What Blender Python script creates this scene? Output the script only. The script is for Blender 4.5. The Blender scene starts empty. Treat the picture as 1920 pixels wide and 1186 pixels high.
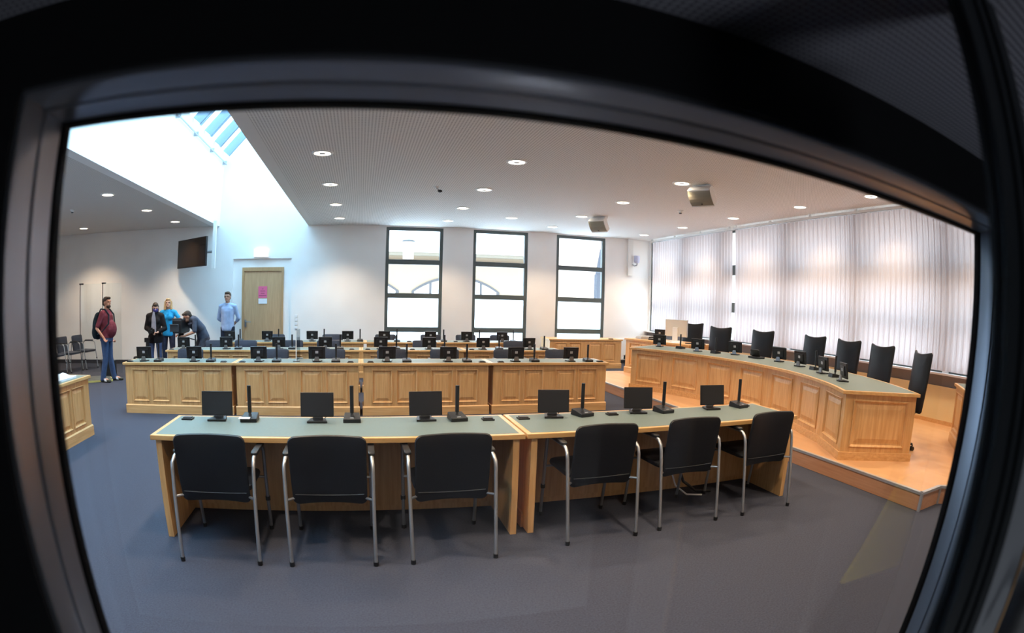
import bpy, bmesh, math, random
from mathutils import Vector, Matrix, Euler
PI = math.pi
random.seed(4)
scene = bpy.context.scene
COL = scene.collection

# ------------------------------------------------------------------ camera
cd = bpy.data.cameras.new('camera')
cam = bpy.data.objects.new('camera', cd); COL.objects.link(cam); scene.camera = cam
yaw, pitch, roll = .232, -.093, .023
fw = Vector((math.sin(yaw)*math.cos(pitch), math.cos(yaw)*math.cos(pitch), math.sin(pitch)))
rt = Vector((math.cos(yaw), -math.sin(yaw), 0)); up = rt.cross(fw)
rt, up = rt*math.cos(roll)+up*math.sin(roll), up*math.cos(roll)-rt*math.sin(roll)
m = Matrix((rt, up, -fw)).transposed().to_4x4(); m.translation = (0, 0, 1.639)
cam.matrix_world = m
cd.type = 'PANO'; cd.panorama_type = 'FISHEYE_EQUISOLID'
cd.sensor_width = 36; cd.fisheye_lens = 1045.8*36/1920; cd.fisheye_fov = PI
cd.shift_x = 40.06/1920; cd.shift_y = 68.42/1186
cd.clip_start = .01; cd.clip_end = 300
cd.dof.use_dof = True; cd.dof.focus_distance = 6.5; cd.dof.aperture_fstop = 8.5

# ------------------------------------------------------------------ world, exposure
scene.view_settings.view_transform = 'Standard'; scene.view_settings.look = 'None'
scene.view_settings.gamma = 1; scene.view_settings.use_curve_mapping = False
scene.view_settings.exposure = 0.84
w = bpy.data.worlds.new('sky'); scene.world = w; w.use_nodes = True
nt = w.node_tree; nt.nodes.clear()
def N(nt, t, **k):
    n = nt.nodes.new(t)
    for a, b in k.items():
        if a in n.inputs: n.inputs[a].default_value = b
        else: setattr(n, a, b)
    return n
tc = N(nt, 'ShaderNodeTexCoord'); sx = N(nt, 'ShaderNodeSeparateXYZ')
mr = N(nt, 'ShaderNodeMapRange'); mr.inputs[1].default_value = .15; mr.inputs[2].default_value = .9
mr.inputs[3].default_value = 1.25; mr.inputs[4].default_value = 9.5
cr = N(nt, 'ShaderNodeMix', data_type='RGBA')
cr.inputs[6].default_value = (1, .985, .96, 1); cr.inputs[7].default_value = (.56, .80, 1, 1)
cx_ = N(nt, 'ShaderNodeMix', data_type='RGBA'); cx_.inputs[6].default_value = (1, .985, .96, 1); cx_.inputs[7].default_value = (.50, .72, 1, 1)
mr3 = N(nt, 'ShaderNodeMapRange'); mr3.inputs[1].default_value = -.3; mr3.inputs[2].default_value = -.9
mr2 = N(nt, 'ShaderNodeMapRange'); mr2.inputs[1].default_value = .1; mr2.inputs[2].default_value = .7
bg = N(nt, 'ShaderNodeBackground'); wo = N(nt, 'ShaderNodeOutputWorld')
L = nt.links.new
L(tc.outputs['Generated'], sx.inputs[0]); L(sx.outputs[2], mr.inputs[0]); L(sx.outputs[2], mr2.inputs[0])
L(sx.outputs[0], mr3.inputs[0]); L(mr3.outputs[0], cx_.inputs[0]); L(cx_.outputs[2], cr.inputs[6]); L(mr2.outputs[0], cr.inputs[0]); L(cr.outputs[2], bg.inputs[0]); ma = N(nt, 'ShaderNodeMath', operation='MULTIPLY_ADD'); ma.inputs[1].default_value = 1.1; L(mr3.outputs[0], ma.inputs[0]); L(mr.outputs[0], ma.inputs[2]); L(ma.outputs[0], bg.inputs[1]); L(bg.outputs[0], wo.inputs[0])
cy = scene.cycles
cy.max_bounces = 9; cy.diffuse_bounces = 6; cy.glossy_bounces = 3; cy.transmission_bounces = 4; cy.transparent_max_bounces = 8
cy.sample_clamp_indirect = 8; cy.caustics_reflective = False; cy.caustics_refractive = False
cy.use_denoising = True

def portal(name, loc, size, rot):
    ld = bpy.data.lights.new(name, 'AREA'); ld.shape = 'RECTANGLE'; ld.size, ld.size_y = size
    ld.cycles.is_portal = True
    o = bpy.data.objects.new(name, ld); o.location = loc; o.rotation_euler = rot; COL.objects.link(o)
    return o
# portals tell the renderer where daylight enters; they give no light of their own
portal('skylight_portal', (-2.64, 7.4, 7.1), (2.5, 13.4), (0, 0, 0))
portal('back_window_portal', (3.55, 14.25, 2.2), (6.2, 2.8), (PI/2, 0, PI))
portal('added_left_window_portal', (-9.95, 5.0, 2.1), (7.0, 2.4), (PI/2, 0, -PI/2))
portal('side_window_portal', (8.3, 8.0, 2.2), (12.6, 2.7), (PI/2, 0, PI/2))

# ------------------------------------------------------------------ materials
def rgb(r, g, b):
    return tuple(((c/255)/12.92 if c/255 <= .04045 else ((c/255+.055)/1.055)**2.4) for c in (r, g, b)) + (1,)
def mat(name, col, rough=.5, metal=0, spec=.5, emis=None, es=0):
    m = bpy.data.materials.new(name); m.use_nodes = True
    b = m.node_tree.nodes['Principled BSDF']
    b.inputs['Base Color'].default_value = col; b.inputs['Roughness'].default_value = rough
    b.inputs['Metallic'].default_value = metal; b.inputs['Specular IOR Level'].default_value = spec
    if emis: b.inputs['Emission Color'].default_value = emis; b.inputs['Emission Strength'].default_value = es
    return m
def noisy(m, c1, c2, scale=(1, 1, 1), nscale=5, detail=4, bump=0, dist=.01, rough=None):
    nt = m.node_tree; b = nt.nodes['Principled BSDF']; L = nt.links.new
    tc = N(nt, 'ShaderNodeTexCoord'); mp = N(nt, 'ShaderNodeMapping'); mp.inputs['Scale'].default_value = scale
    no = N(nt, 'ShaderNodeTexNoise'); no.inputs['Scale'].default_value = nscale; no.inputs['Detail'].default_value = detail
    r = N(nt, 'ShaderNodeValToRGB'); r.color_ramp.elements[0].color = c1; r.color_ramp.elements[1].color = c2
    r.color_ramp.elements[0].position = .3; r.color_ramp.elements[1].position = .7
    L(tc.outputs['Object'], mp.inputs[0]); L(mp.outputs[0], no.inputs[0]); L(no.outputs[0], r.inputs[0]); L(r.outputs[0], b.inputs['Base Color'])
    if bump:
        bp = N(nt, 'ShaderNodeBump'); bp.inputs['Strength'].default_value = bump; bp.inputs['Distance'].default_value = dist
        L(no.outputs[0], bp.inputs['Height']); L(bp.outputs[0], b.inputs['Normal'])
    return m
def wood(name, a, b_, axis='z', rough=.42):
    s = {'z': (14, 14, .9), 'x': (.9, 14, 14), 'y': (14, .9, 14)}[axis]
    m = mat(name, a, rough); return noisy(m, a, b_, s, 3.0, 6, .05, .002)
OAK1, OAK2 = rgb(198, 150, 94), rgb(222, 178, 124)
M_oakv = wood('oak_vertical', OAK1, OAK2, 'z')
M_oakh = wood('oak_horizontal', OAK1, OAK2, 'x')
M_edge = wood('oak_edge', rgb(196, 150, 92), rgb(216, 174, 118), 'x', .35)
M_lino = noisy(mat('desk_linoleum', rgb(118, 134, 122), .55), rgb(100, 114, 112), rgb(107, 121, 117), (1, 1, 1), 60, 2)
M_carpet = noisy(mat('carpet_blue_grey', rgb(88, 88, 98), 1, spec=.1), rgb(58, 61, 73), rgb(71, 74, 86), (1, 1, 1), 90, 5, .3, .004)
M_wall = noisy(mat('wall_plaster', rgb(242, 241, 240), .9, spec=.2), rgb(240, 238, 237), rgb(245, 244, 243), (1, 1, 1), 2, 3)
M_white = mat('white_paint', rgb(236, 236, 234), .5)
M_base = mat('dark_baseboard', rgb(52, 54, 64), .6)
M_frame = mat('window_frame_grey', rgb(84, 94, 94), .45)
M_black = mat('black_plastic', rgb(22, 23, 26), .42)
M_blackfab = noisy(mat('black_upholstery', rgb(20, 22, 28), .48, spec=.4), rgb(15, 17, 23), rgb(21, 24, 30), (1, 1, 1), 80, 3, .08, .002)
M_greyfab = noisy(mat('slate_upholstery', rgb(58, 64, 78), .7, spec=.3), rgb(52, 58, 72), rgb(64, 70, 84), (1, 1, 1), 80, 3, .08, .002)
M_screen = mat('screen_glass', rgb(34, 36, 40), .3, spec=.5)
M_silver = mat('silver_tube', rgb(176, 178, 182), .32, metal=.85)
M_chrome = mat('chrome', rgb(200, 200, 204), .15, metal=1)
M_grey = mat('light_grey_plastic', rgb(176, 178, 182), .5)
M_dgrey = mat('dark_grey_plastic', rgb(64, 66, 70), .5)
M_door = wood('door_veneer', rgb(192, 154, 114), rgb(206, 168, 128), 'z', .45)
M_doorframe = wood('door_frame_veneer', rgb(180, 142, 100), rgb(194, 156, 114), 'z', .45)
M_pink = mat('pink_paper', rgb(232, 110, 150), .8)
M_ink = mat('printed_ink', rgb(130, 50, 80), .8)
M_paper = mat('white_paper', rgb(240, 240, 244), .8)
M_cream = mat('cream_panel', rgb(226, 206, 160), .6)
M_alu = mat('aluminium_trim', rgb(196, 198, 202), .35, metal=.6)
M_boothblack = mat('booth_black', rgb(20, 21, 24), .7, spec=.2)
M_rubber = mat('black_rubber', rgb(8, 8, 10), .7, spec=.1)
M_boothalu = mat('booth_grey_metal', rgb(146, 150, 158), .28, metal=.85)
M_yellow = mat('yellow_cloth', rgb(214, 196, 30), .8)
M_steel = mat('brushed_steel', rgb(150, 152, 156), .35, metal=.9)

def parquet():
    m = mat('platform_laminate', rgb(226, 168, 112), .35); nt = m.node_tree; b = nt.nodes['Principled BSDF']; L = nt.links.new
    tc = N(nt, 'ShaderNodeTexCoord'); mp = N(nt, 'ShaderNodeMapping'); mp.inputs['Rotation'].default_value = (0, 0, PI/2)
    br = N(nt, 'ShaderNodeTexBrick'); br.inputs['Scale'].default_value = 1; br.inputs['Brick Width'].default_value = .9; br.inputs['Row Height'].default_value = .095
    br.inputs['Mortar Size'].default_value = .0012; br.inputs['Color1'].default_value = rgb(208, 162, 118); br.inputs['Color2'].default_value = rgb(198, 150, 106); br.inputs['Mortar'].default_value = rgb(204, 154, 108)
    br.inputs['Bias'].default_value = 0
    L(tc.outputs['Object'], mp.inputs[0]); L(mp.outputs[0], br.inputs[0]); L(br.outputs[0], b.inputs['Base Color']); return m
M_lam = parquet()
M_riser = wood('platform_riser_veneer', rgb(186, 132, 98), rgb(202, 150, 114), 'y', .45)

def dotted(name, c1, c2, pitch, rad, rough=.8):
    m = mat(name, c1, rough, spec=.2); nt = m.node_tree; b = nt.nodes['Principled BSDF']; L = nt.links.new
    tc = N(nt, 'ShaderNodeTexCoord'); mp = N(nt, 'ShaderNodeMapping'); mp.inputs['Scale'].default_value = (1/pitch, 1/pitch, 0)
    fr = N(nt, 'ShaderNodeVectorMath', operation='FRACTION'); su = N(nt, 'ShaderNodeVectorMath', operation='SUBTRACT'); su.inputs[1].default_value = (.5, .5, 0)
    ln = N(nt, 'ShaderNodeVectorMath', operation='LENGTH'); lt = N(nt, 'ShaderNodeMath', operation='LESS_THAN'); lt.inputs[1].default_value = rad
    mx = N(nt, 'ShaderNodeMix', data_type='RGBA'); mx.inputs[6].default_value = c1; mx.inputs[7].default_value = c2
    L(tc.outputs['Object'], mp.inputs[0]); L(mp.outputs[0], fr.inputs[0]); L(fr.outputs[0], su.inputs[0]); L(su.outputs[0], ln.inputs[0])
    L(ln.outputs['Value'], lt.inputs[0]); L(lt.outputs[0], mx.inputs[0]); L(mx.outputs[2], b.inputs['Base Color']); return m
M_ceil = dotted('perforated_ceiling', rgb(228, 224, 220), rgb(168, 162, 158), .036, .28)
M_ceilplain = mat('ceiling_border', rgb(224, 220, 216), .9, spec=.2)
M_boothceil = dotted('booth_perforated_ceiling', rgb(122, 123, 134), rgb(62, 64, 72), .0090, .36)

def glassmat(name, tint=(1, 1, 1, 1), refl=.06, fac_min=.0):
    m = bpy.data.materials.new(name); m.use_nodes = True; nt = m.node_tree; nt.nodes.clear(); L = nt.links.new
    o = N(nt, 'ShaderNodeOutputMaterial'); t = N(nt, 'ShaderNodeBsdfTransparent'); t.inputs[0].default_value = tint
    g = N(nt, 'ShaderNodeBsdfGlossy'); g.inputs['Roughness'].default_value = .02
    x = N(nt, 'ShaderNodeMixShader'); f = N(nt, 'ShaderNodeLayerWeight'); f.inputs[0].default_value = .15
    mu = N(nt, 'ShaderNodeMath', operation='MULTIPLY_ADD'); mu.inputs[1].default_value = refl*4; mu.inputs[2].default_value = refl*.5
    L(f.outputs['Fresnel'], mu.inputs[0]); L(mu.outputs[0], x.inputs[0]); L(t.outputs[0], x.inputs[1]); L(g.outputs[0], x.inputs[2]); L(x.outputs[0], o.inputs[0]); return m
M_glass = glassmat('window_glass', refl=.04)
M_acryl = glassmat('clear_acrylic', (.93, .95, .95, 1), .05)
M_acrylgrey = glassmat('smoky_acrylic', (.72, .76, .78, 1), .08)
def translucent(name, col, mix=.5, backcol=None):
    m = bpy.data.materials.new(name); m.use_nodes = True; nt = m.node_tree; nt.nodes.clear(); L = nt.links.new
    o = N(nt, 'ShaderNodeOutputMaterial'); d = N(nt, 'ShaderNodeBsdfDiffuse'); d.inputs[0].default_value = col
    t = N(nt, 'ShaderNodeBsdfTranslucent'); t.inputs[0].default_value = backcol or col; x = N(nt, 'ShaderNodeMixShader'); x.inputs[0].default_value = mix
    L(d.outputs[0], x.inputs[1]); L(t.outputs[0], x.inputs[2]); L(x.outputs[0], o.inputs[0]); return m
M_blind = translucent('blind_fabric', rgb(190, 181, 180), .50, rgb(206, 194, 194))
M_frost = translucent('frosted_glass', rgb(245, 245, 248), .97, (1, 1, 1, 1))
M_lamp = mat('lamp_diffuser', rgb(255, 250, 240), .4, emis=(1, .86, .68, 1), es=6)
M_lampoff = mat('lamp_off_faint_glow', rgb(240, 236, 230), .5, emis=(1, .9, .8, 1), es=.25)  # faint glow put into the unlit disc to brighten it
M_facade = mat('facade_yellow', rgb(136, 117, 96), .9); M_archframe = mat('arch_frame', rgb(70, 66, 66), .8)
M_facadet = mat('facade_cornice', rgb(112, 102, 88), .9)
M_roofw = mat('pale_roof', rgb(240, 240, 240), .9)
M_farwin = mat('far_window_white', rgb(250, 250, 250), .6)
M_stone = mat('grey_stone', rgb(64, 64, 70), .9)

# ------------------------------------------------------------------ mesh helpers
class MB:
    def loft(s, pts, rads, n=20):
        pts = [Vector(p) for p in pts]; vs = []; fs = []; m = len(pts)
        for k, p in enumerate(pts):
            t = (pts[min(k+1, m-1)]-pts[max(k-1, 0)]).normalized(); X = Vector((1, 0, 0)); Y = t.cross(X).normalized()
            vs += [tuple(p+X*rads[k][0]*math.cos(2*PI*i/n)+Y*rads[k][1]*math.sin(2*PI*i/n)) for i in range(n)]
        for k in range(m-1):
            for i in range(n): fs.append((k*n+i, k*n+(i+1) % n, (k+1)*n+(i+1) % n, (k+1)*n+i))
        fs += [tuple(range(n-1, -1, -1)), tuple(range(len(vs)-n, len(vs)))]
        return s.add(vs, fs)
    def __init__(s): s.v = []; s.f = []; s.M = Matrix()
    def add(s, vs, fs, M=None):
        M = s.M @ M if M is not None else s.M
        k = len(s.v); s.v += [tuple(M @ Vector(v)) for v in vs]; s.f += [tuple(i+k for i in f) for f in fs]; return s
    def box(s, x0, x1, y0, y1, z0, z1, M=None):
        vs = [(x, y, z) for z in (z0, z1) for y in (y0, y1) for x in (x0, x1)]
        return s.add(vs, [(0, 2, 3, 1), (4, 5, 7, 6), (0, 1, 5, 4), (2, 6, 7, 3), (0, 4, 6, 2), (1, 3, 7, 5)], M)
    def prism(s, poly, z0, z1, M=None):
        n = len(poly); vs = [(x, y, z0) for x, y in poly] + [(x, y, z1) for x, y in poly]
        fs = [tuple(range(n-1, -1, -1)), tuple(range(n, 2*n))] + [(i, (i+1) % n, n+(i+1) % n, n+i) for i in range(n)]
        return s.add(vs, fs, M)
    def lathe(s, prof, n=20, M=None, cap=True):
        vs = []; fs = []
        for r, z in prof: vs += [(r*math.cos(2*PI*i/n), r*math.sin(2*PI*i/n), z) for i in range(n)]
        for k in range(len(prof)-1):
            for i in range(n): fs.append((k*n+i, k*n+(i+1) % n, (k+1)*n+(i+1) % n, (k+1)*n+i))
        if cap: fs += [tuple(range(n-1, -1, -1)), tuple(range(len(vs)-n, len(vs)))]
        return s.add(vs, fs, M)
    def tube(s, pts, r, n=8, closed=False):
        pts = [Vector(p) for p in pts]; rr = r if isinstance(r, (list, tuple)) else [r]*len(pts)
        vs = []; fs = []; up = None; m = len(pts)
        for k, p in enumerate(pts):
            a = pts[k-1] if (k > 0 or closed) else p; b = pts[(k+1) % m] if (k < m-1 or closed) else p
            t = (b-a).normalized()
            if up is None: up = Vector((0, 0, 1)) if abs(t.z) < .9 else Vector((0, 1, 0))
            u = (up - t*up.dot(t)).normalized(); w_ = t.cross(u); up = u
            vs += [tuple(p + (u*math.cos(2*PI*i/n)+w_*math.sin(2*PI*i/n))*rr[k]) for i in range(n)]
        for k in range(m if closed else m-1):
            for i in range(n): fs.append((k*n+i, k*n+(i+1) % n, ((k+1) % m)*n+(i+1) % n, ((k+1) % m)*n+i))
        if not closed: fs += [tuple(range(n-1, -1, -1)), tuple(range(len(vs)-n, len(vs)))]
        return s.add(vs, fs)
    def ell(s, c, r, n=14, M=None):
        prof = [(math.sin(PI*k/(n//2+2)), -math.cos(PI*k/(n//2+2))) for k in range(1, n//2+2)]
        T = Matrix.Translation(c) @ Matrix.Diagonal((r[0], r[1], r[2], 1))
        if M is not None: T = Matrix.Translation(c) @ M @ Matrix.Diagonal((r[0], r[1], r[2], 1))
        return s.lathe(prof, n, T)
    def caps(s, p0, r0, p1, r1):
        p0, p1 = Vector(p0), Vector(p1); d = p1-p0
        s.ell(p0, (r0, r0, r0), 12); s.ell(p1, (r1, r1, r1), 12)
        if d.length > 1e-4: s.tube([p0, p1], [r0, r1], 12)
        return s
    def slab(s, w, h, rad, t, curve=0, n=5, M=None, topdip=0, taper=0):
        # padded rounded-rectangle slab standing in xz, front toward -y
        out = []
        for cx, cz, a0 in ((1, 1, 0), (-1, 1, 90), (-1, -1, 180), (1, -1, 270)):
            for k in range(n+1):
                a = math.radians(a0+90*k/n); out.append((cx*(w/2-rad)+rad*math.cos(a), cz*(h/2-rad)+rad*math.sin(a)))
        ext = []
        for i in range(len(out)):
            a, b = out[i], out[(i+1) % len(out)]; ext.append(a)
            if abs(a[0]-b[0]) > .1 or abs(a[1]-b[1]) > .1:
                for k in range(1, 6): ext.append((a[0]+(b[0]-a[0])*k/6, a[1]+(b[1]-a[1])*k/6))
        N_ = len(ext); vs = []; fs = []
        def pt(x, z, y):
            zz = z - (topdip*(1-(2*x/w)**2) if z > 0 else 0)*max(0, z)/(h/2)
            xx = x*(1+taper*z/h)
            return (xx, y + curve*(2*x/w)**2, zz)
        layers = [(.0, -.5), (.5, -.5), (.9, -.48), (.98, -.3), (1, 0), (.98, .3), (.9, .48), (.5, .5), (.0, .5)]
        for sc_, yy in layers:
            if sc_ == 0: vs.append(pt(0, 0, yy*t))
            else: vs += [pt(x*sc_, z*sc_, yy*t) for x, z in ext]
        st = lambda k: 1+(k-1)*N_
        for i in range(N_):
            j = (i+1) % N_; fs.append((0, st(1)+i, st(1)+j)); e = st(7)
            fs.append((len(vs)-1, e+j, e+i))
            for k in range(1, 7): fs.append((st(k)+i, st(k+1)+i, st(k+1)+j, st(k)+j))
        return s.add(vs, fs, M)
    def build(s, name, material, parent=None, smooth=False, bevel=0, loc=None):
        me = bpy.data.meshes.new(name); me.from_pydata(s.v, [], s.f); me.update()
        bm = bmesh.new(); bm.from_mesh(me); bmesh.ops.recalc_face_normals(bm, faces=bm.faces); bm.to_mesh(me); bm.free()
        if material: me.materials.append(material)
        o = bpy.data.objects.new(name, me); COL.objects.link(o)
        if parent is not None: o.parent = parent
        if smooth:
            for p in me.polygons: p.use_smooth = True
            try: me.set_sharp_from_angle(angle=math.radians(40))
            except Exception: pass
        if bevel:
            b = o.modifiers.new('bevel', 'BEVEL'); b.width = bevel; b.segments = 2; b.limit_method = 'ANGLE'; b.harden_normals = False
        if loc is not None: o.location = loc
        return o
def T(x=0, y=0, z=0): return Matrix.Translation((x, y, z))
def RZ(a): return Matrix.Rotation(a, 4, 'Z')
def RX(a): return Matrix.Rotation(a, 4, 'X')
def RY(a): return Matrix.Rotation(a, 4, 'Y')
def tag(o, label, cat, group=None):
    o['label'] = label; o['category'] = cat
    if group: o['group'] = group
    return o
def thing(name, label, cat, loc=(0, 0, 0), rz=0, group=None):
    o = bpy.data.objects.new(name, None); COL.objects.link(o); o.location = loc; o.rotation_euler = (0, 0, rz)
    o.empty_display_size = .1
    return tag(o, label, cat, group)
def struct(o): o['kind'] = 'structure'; return o
def dup(root, loc, rz, label, group=None):
    def cp(o, par):
        c = o.copy(); COL.objects.link(c); c.parent = par
        for ch in [q for q in KIDS.get(o, [])]: cp(ch, c)
        return c
    c = root.copy(); COL.objects.link(c)
    for ch in KIDS.get(root, []): cp(ch, c)
    c.location = loc; c.rotation_euler = (0, 0, rz); c['label'] = label
    if group: c['group'] = group
    return c
KIDS = {}
def freeze(root):   # remember the family of a finished prototype
    def walk(o):
        ch = [q for q in bpy.data.objects if q.parent == o]; KIDS[o] = ch
        for q in ch: walk(q)
    walk(root); return root

D, ZC, XL, XR, XW = 14.1, 3.512, -3.827, -1.46, 7.95
# ------------------------------------------------------------------ the room
struct(MB().box(-9.6, 8.4, .0, 14.5, -.12, 0).build('floor', M_carpet))
# back wall with openings: windows, door niche
def wall_grid(name, axis, plane, thick, us, zs, holes, material):
    mb = MB()
    us = sorted(set(us)); zs = sorted(set(zs))
    for i in range(len(us)-1):
        for j in range(len(zs)-1):
            u, z = (us[i]+us[i+1])/2, (zs[j]+zs[j+1])/2
            if any(a < u < b and c < z < d for a, b, c, d in holes): continue
            if axis == 'y': mb.box(us[i], us[i+1], plane, plane+thick, zs[j], zs[j+1])
            else: mb.box(plane, plane+thick, us[i], us[i+1], zs[j], zs[j+1])
    return struct(mb.build(name, material))
W3 = [(.56, 2.022), (2.81, 4.28), (5.085, 6.535)]
WT, WB = 3.485, .10
holes = [(a, b, WB, WT) for a, b in W3] + [(-3.408, -1.846, 0, 2.667)]
us = [-9.6, -3.408, -1.846, 8.4] + [v for a in W3 for v in a]
wall_grid('wall_back', 'y', D, .3, us, [0, WB, 2.667, WT, ZC+.3], holes, M_wall)
wb = MB().prism([(XL-.3, ZC+.3), (XR+.3, ZC+.3), (XR+.3, 5.46), (-2.6435, 6.95), (XL-.3, 5.2)], 0, .3, T(0, D+.3, 0) @ RX(PI/2))
struct(wb.build('wall_back_shaft', M_wall))
nb = MB()
nb.box(-3.408, -3.154, D+.05, D+.3, 0, 2.667).box(-2.045, -1.846, D+.05, D+.3, 0, 2.667).box(-3.154, -2.045, D+.05, D+.3, 2.446, 2.667)
struct(nb.build('wall_back_niche', M_wall))
struct(MB().box(-9.6, -3.408, D-.012, D, 0, .10).box(-1.846, 7.95, D-.012, D, 0, .10).build('baseboard_back', M_base))
LW_ADDED = [(1.6, 3.3), (3.36, 5.1), (5.16, 6.9), (6.96, 8.6)]  # unseen windows, added for bluish daylight on the left floor and booth reveal
wall_grid('wall_left', 'x', -9.9, .3, [0, 14.4]+[v for a in LW_ADDED for v in a], [0, .93, 3.3, ZC+.3], [(a, b, .93, 3.3) for a, b in LW_ADDED], M_wall)
# ceiling slabs
CEND = .48
ce = MB().box(XR+.05+.0, 8.4, CEND-.1, 14.4, ZC, ZC+.28)
struct(ce.build('ceiling', M_ceil))
struct(MB().box(XR, XR+.18, CEND-.1, 14.4, ZC-.001, ZC+.3).build('trim_1', M_ceilplain))
struct(MB().box(-9.6, XL-.05, CEND-.1, 14.4, ZC, ZC+.28).build('ceiling_left', M_ceil))
struct(MB().box(XL-.2, XL, CEND-.1, 14.4, ZC-.001, 5.46).build('wall_shaft_left', M_wall))
struct(MB().box(XR, XR+.2, CEND-.1, 14.4, ZC+.29, 5.46).build('wall_shaft_right', M_wall))
struct(MB().box(XL-.2, XR+.2, .2, .48, 1.95, 7.0).build('wall_shaft_front', M_wall))
# skylight glazing: gable with deep beams
sk = thing('skylight', 'gabled glass skylight with deep grey beams above the bright light shaft', 'skylight', (-2.6435, 7.2, 5.46))
hw, rise = (XR-XL)/2, 1.43
ang = math.atan2(rise, hw); slope = math.hypot(hw, rise)
M_skyglass = glassmat('skylight_glass', (.86, .97, 1, 1), .04)
M_beam = mat('skylight_beam', rgb(120, 140, 160), .5)
for sgn in (-1, 1):
    Mx = T(sgn*hw, 0, 0) @ (RY(-ang) if sgn < 0 else RY(ang+PI))
    MB().box(0, slope, -6.7, 6.9, .0, .012, Mx).build('glass_panel', M_skyglass, sk)
yy = 6.62
for k in range(15):
    b = MB()
    for sgn in (-1, 1):
        Mx = T(sgn*hw, 0, 0) @ (RY(-ang) if sgn < 0 else Matrix.Scale(-1, 4, (1, 0, 0)) @ RY(-ang))
        b.box(0, slope, yy-k*.94-.035, yy-k*.94+.035, -.24, -.01, Mx)
        b.box(0, slope, yy-k*.94-.47-.02, yy-k*.94-.47+.02, -.07, -.01, Mx)
    b.build('beam', M_beam, sk)
MB().box(-.04, .04, -6.7, 6.9, rise-.12, rise).build('ridge', M_beam, sk)
ra = MB().tube([(XL+.05, 9.8, 5.17), (XL+.05, 14.05, 5.17)], .018).tube([(XL+.09, 9.8, 5.12), (XL+.09, 14.0, 5.12)], .012)
for y in (9.9, 11.2, 12.6, 13.9): ra.box(XL, XL+.11, y-.012, y+.012, 5.10, 5.2)
tag(ra.build('rail', M_grey), 'thin grey rail fixed along the light shaft wall under the skylight', 'rail')

# windows in the back wall
def pane_window(idx, u0, u1, axis, plane, zt, trans, frosted_from, wb=WB, ft=.082, th=0):
    """frame + transoms, with glass panes; axis 'y': lies in the back wall, 'x': in the side wall"""
    def bx(mb, a, b, p, q, z0, z1):
        return mb.box(a, b, p, q, z0, z1) if axis == 'y' else mb.box(p, q, a, b, z0, z1)
    f = MB(); p0, p1 = plane+.03, plane+.11
    bx(f, u0, u0+ft, p0, p1, wb, zt); bx(f, u1-ft, u1, p0, p1, wb, zt); bx(f, u0+ft, u1-ft, p0, p1, zt-ft, zt); bx(f, u0+ft, u1-ft, p0, p1, wb, wb+ft)
    for z in trans: bx(f, u0+ft, u1-ft, p0, p1, z-.061-th, z+.061+th)
    fr = struct(f.build('window_%d' % idx, M_frame))
    zz = [zt-ft] + [t for t in trans] + [wb+ft]
    for k in range(len(zz)-1):
        hi = zz[k]-(.061 if k else 0); lo = zz[k+1]+(.061 if k < len(zz)-2 else 0)
        g = MB(); bx(g, u0+ft, u1-ft, plane+.06, plane+.072, lo, hi)
        g.build('frosted_pane' if k >= frosted_from else 'glass_pane', M_frost if k >= frosted_from else M_glass, fr)
    return fr
for i, (a, b) in enumerate(W3): pane_window(i+1, a, b, 'y', D, WT, (2.595, 1.742, .88), 2)
# side wall with windows behind the blinds
SW = [(12.16, 14.02), (10.50, 12.04), (8.24, 10.38), (6.34, 8.12), (4.36, 6.22), (2.36, 4.24), (.6, 2.24)]
wall_grid('wall_right', 'x', XW, .3, [0, 14.4]+[v for a in SW for v in a], [0, .93, 3.46, ZC+.3], [(a, b, .93, 3.46) for a, b in SW], M_wall)
for i, (a, b) in enumerate(SW): pane_window(4+i, a, b, 'x', XW, 3.46, (2.55, 1.70), 2, wb=.93, th=.05, ft=.045)
for i, (a, b) in enumerate(LW_ADDED): pane_window(12+i, a, b, 'x', -9.85, 3.3, (2.55,), 9, wb=.93)  # glazing of the added left windows
struct(MB().box(7.84, XW, .5, 14.1, .905, .935).build('trim_2', M_white))                 # sill
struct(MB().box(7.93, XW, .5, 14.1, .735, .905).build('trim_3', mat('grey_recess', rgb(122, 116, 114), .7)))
struct(MB().box(7.90, XW, .5, 11.3, .235, .735).build('trim_4', M_cream))
struct(MB().box(7.89, XW, .5, 11.3, .175, .235).build('baseboard_right', M_oakh))
struct(MB().box(7.89, XW, 11.3, 14.1, 0, .08).build('baseboard_right_far', M_base))

# vertical blinds
def blind(y0, y1, label):
    r = thing('vertical_blind', label, 'blind', (7.78, (y0+y1)/2, 0), 0, 'vertical blinds along the window wall')
    h = (y1-y0)/2
    MB().box(-.025, .025, -h, h, 3.43, 3.47).build('head_rail', M_white, r)
    s = MB(); n = int((y1-y0)/.118)
    for k in range(n):
        y = -h+.06+k*.118; a = -.11+random.uniform(-.035, .035); c, sn = .0635*math.cos(a), .0635*math.sin(a)
        j = random.uniform(-.004, .004)
        pr = [(-sn+j, -c), (-.006+j, -.02), (.006+j, .02), (sn+j, c)]
        zb = .975
        vs = [(x, y+yy_, z) for z in (zb, 3.415) for x, yy_ in pr]
        s.add(vs, [(i, i+1, i+5, i+4) for i in range(3)])
    s.build('slats', M_blind, r)
    c = MB().box(-.008, .008, -h, h, 3.422, 3.432)
    for k in range(n):
        y = -h+.06+k*.118; c.box(-.008, .008, y-.006, y+.006, 3.413, 3.423)
    c.build('carrier_strip', M_grey, r)
    for k in range(int((y1-y0)/1.2)+1):
        y = -h+.1+k*1.2; MB().box(-.02, .02, y-.02, y+.02, 3.46, ZC).build('ceiling_bracket', M_white, r)
    return r
blind(9.93, 13.64, 'pale vertical blind on the far part of the window wall, behind the white monitor')
blind(1.3, 9.83, 'long pale vertical blind on the window wall behind the judges chairs')

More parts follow.
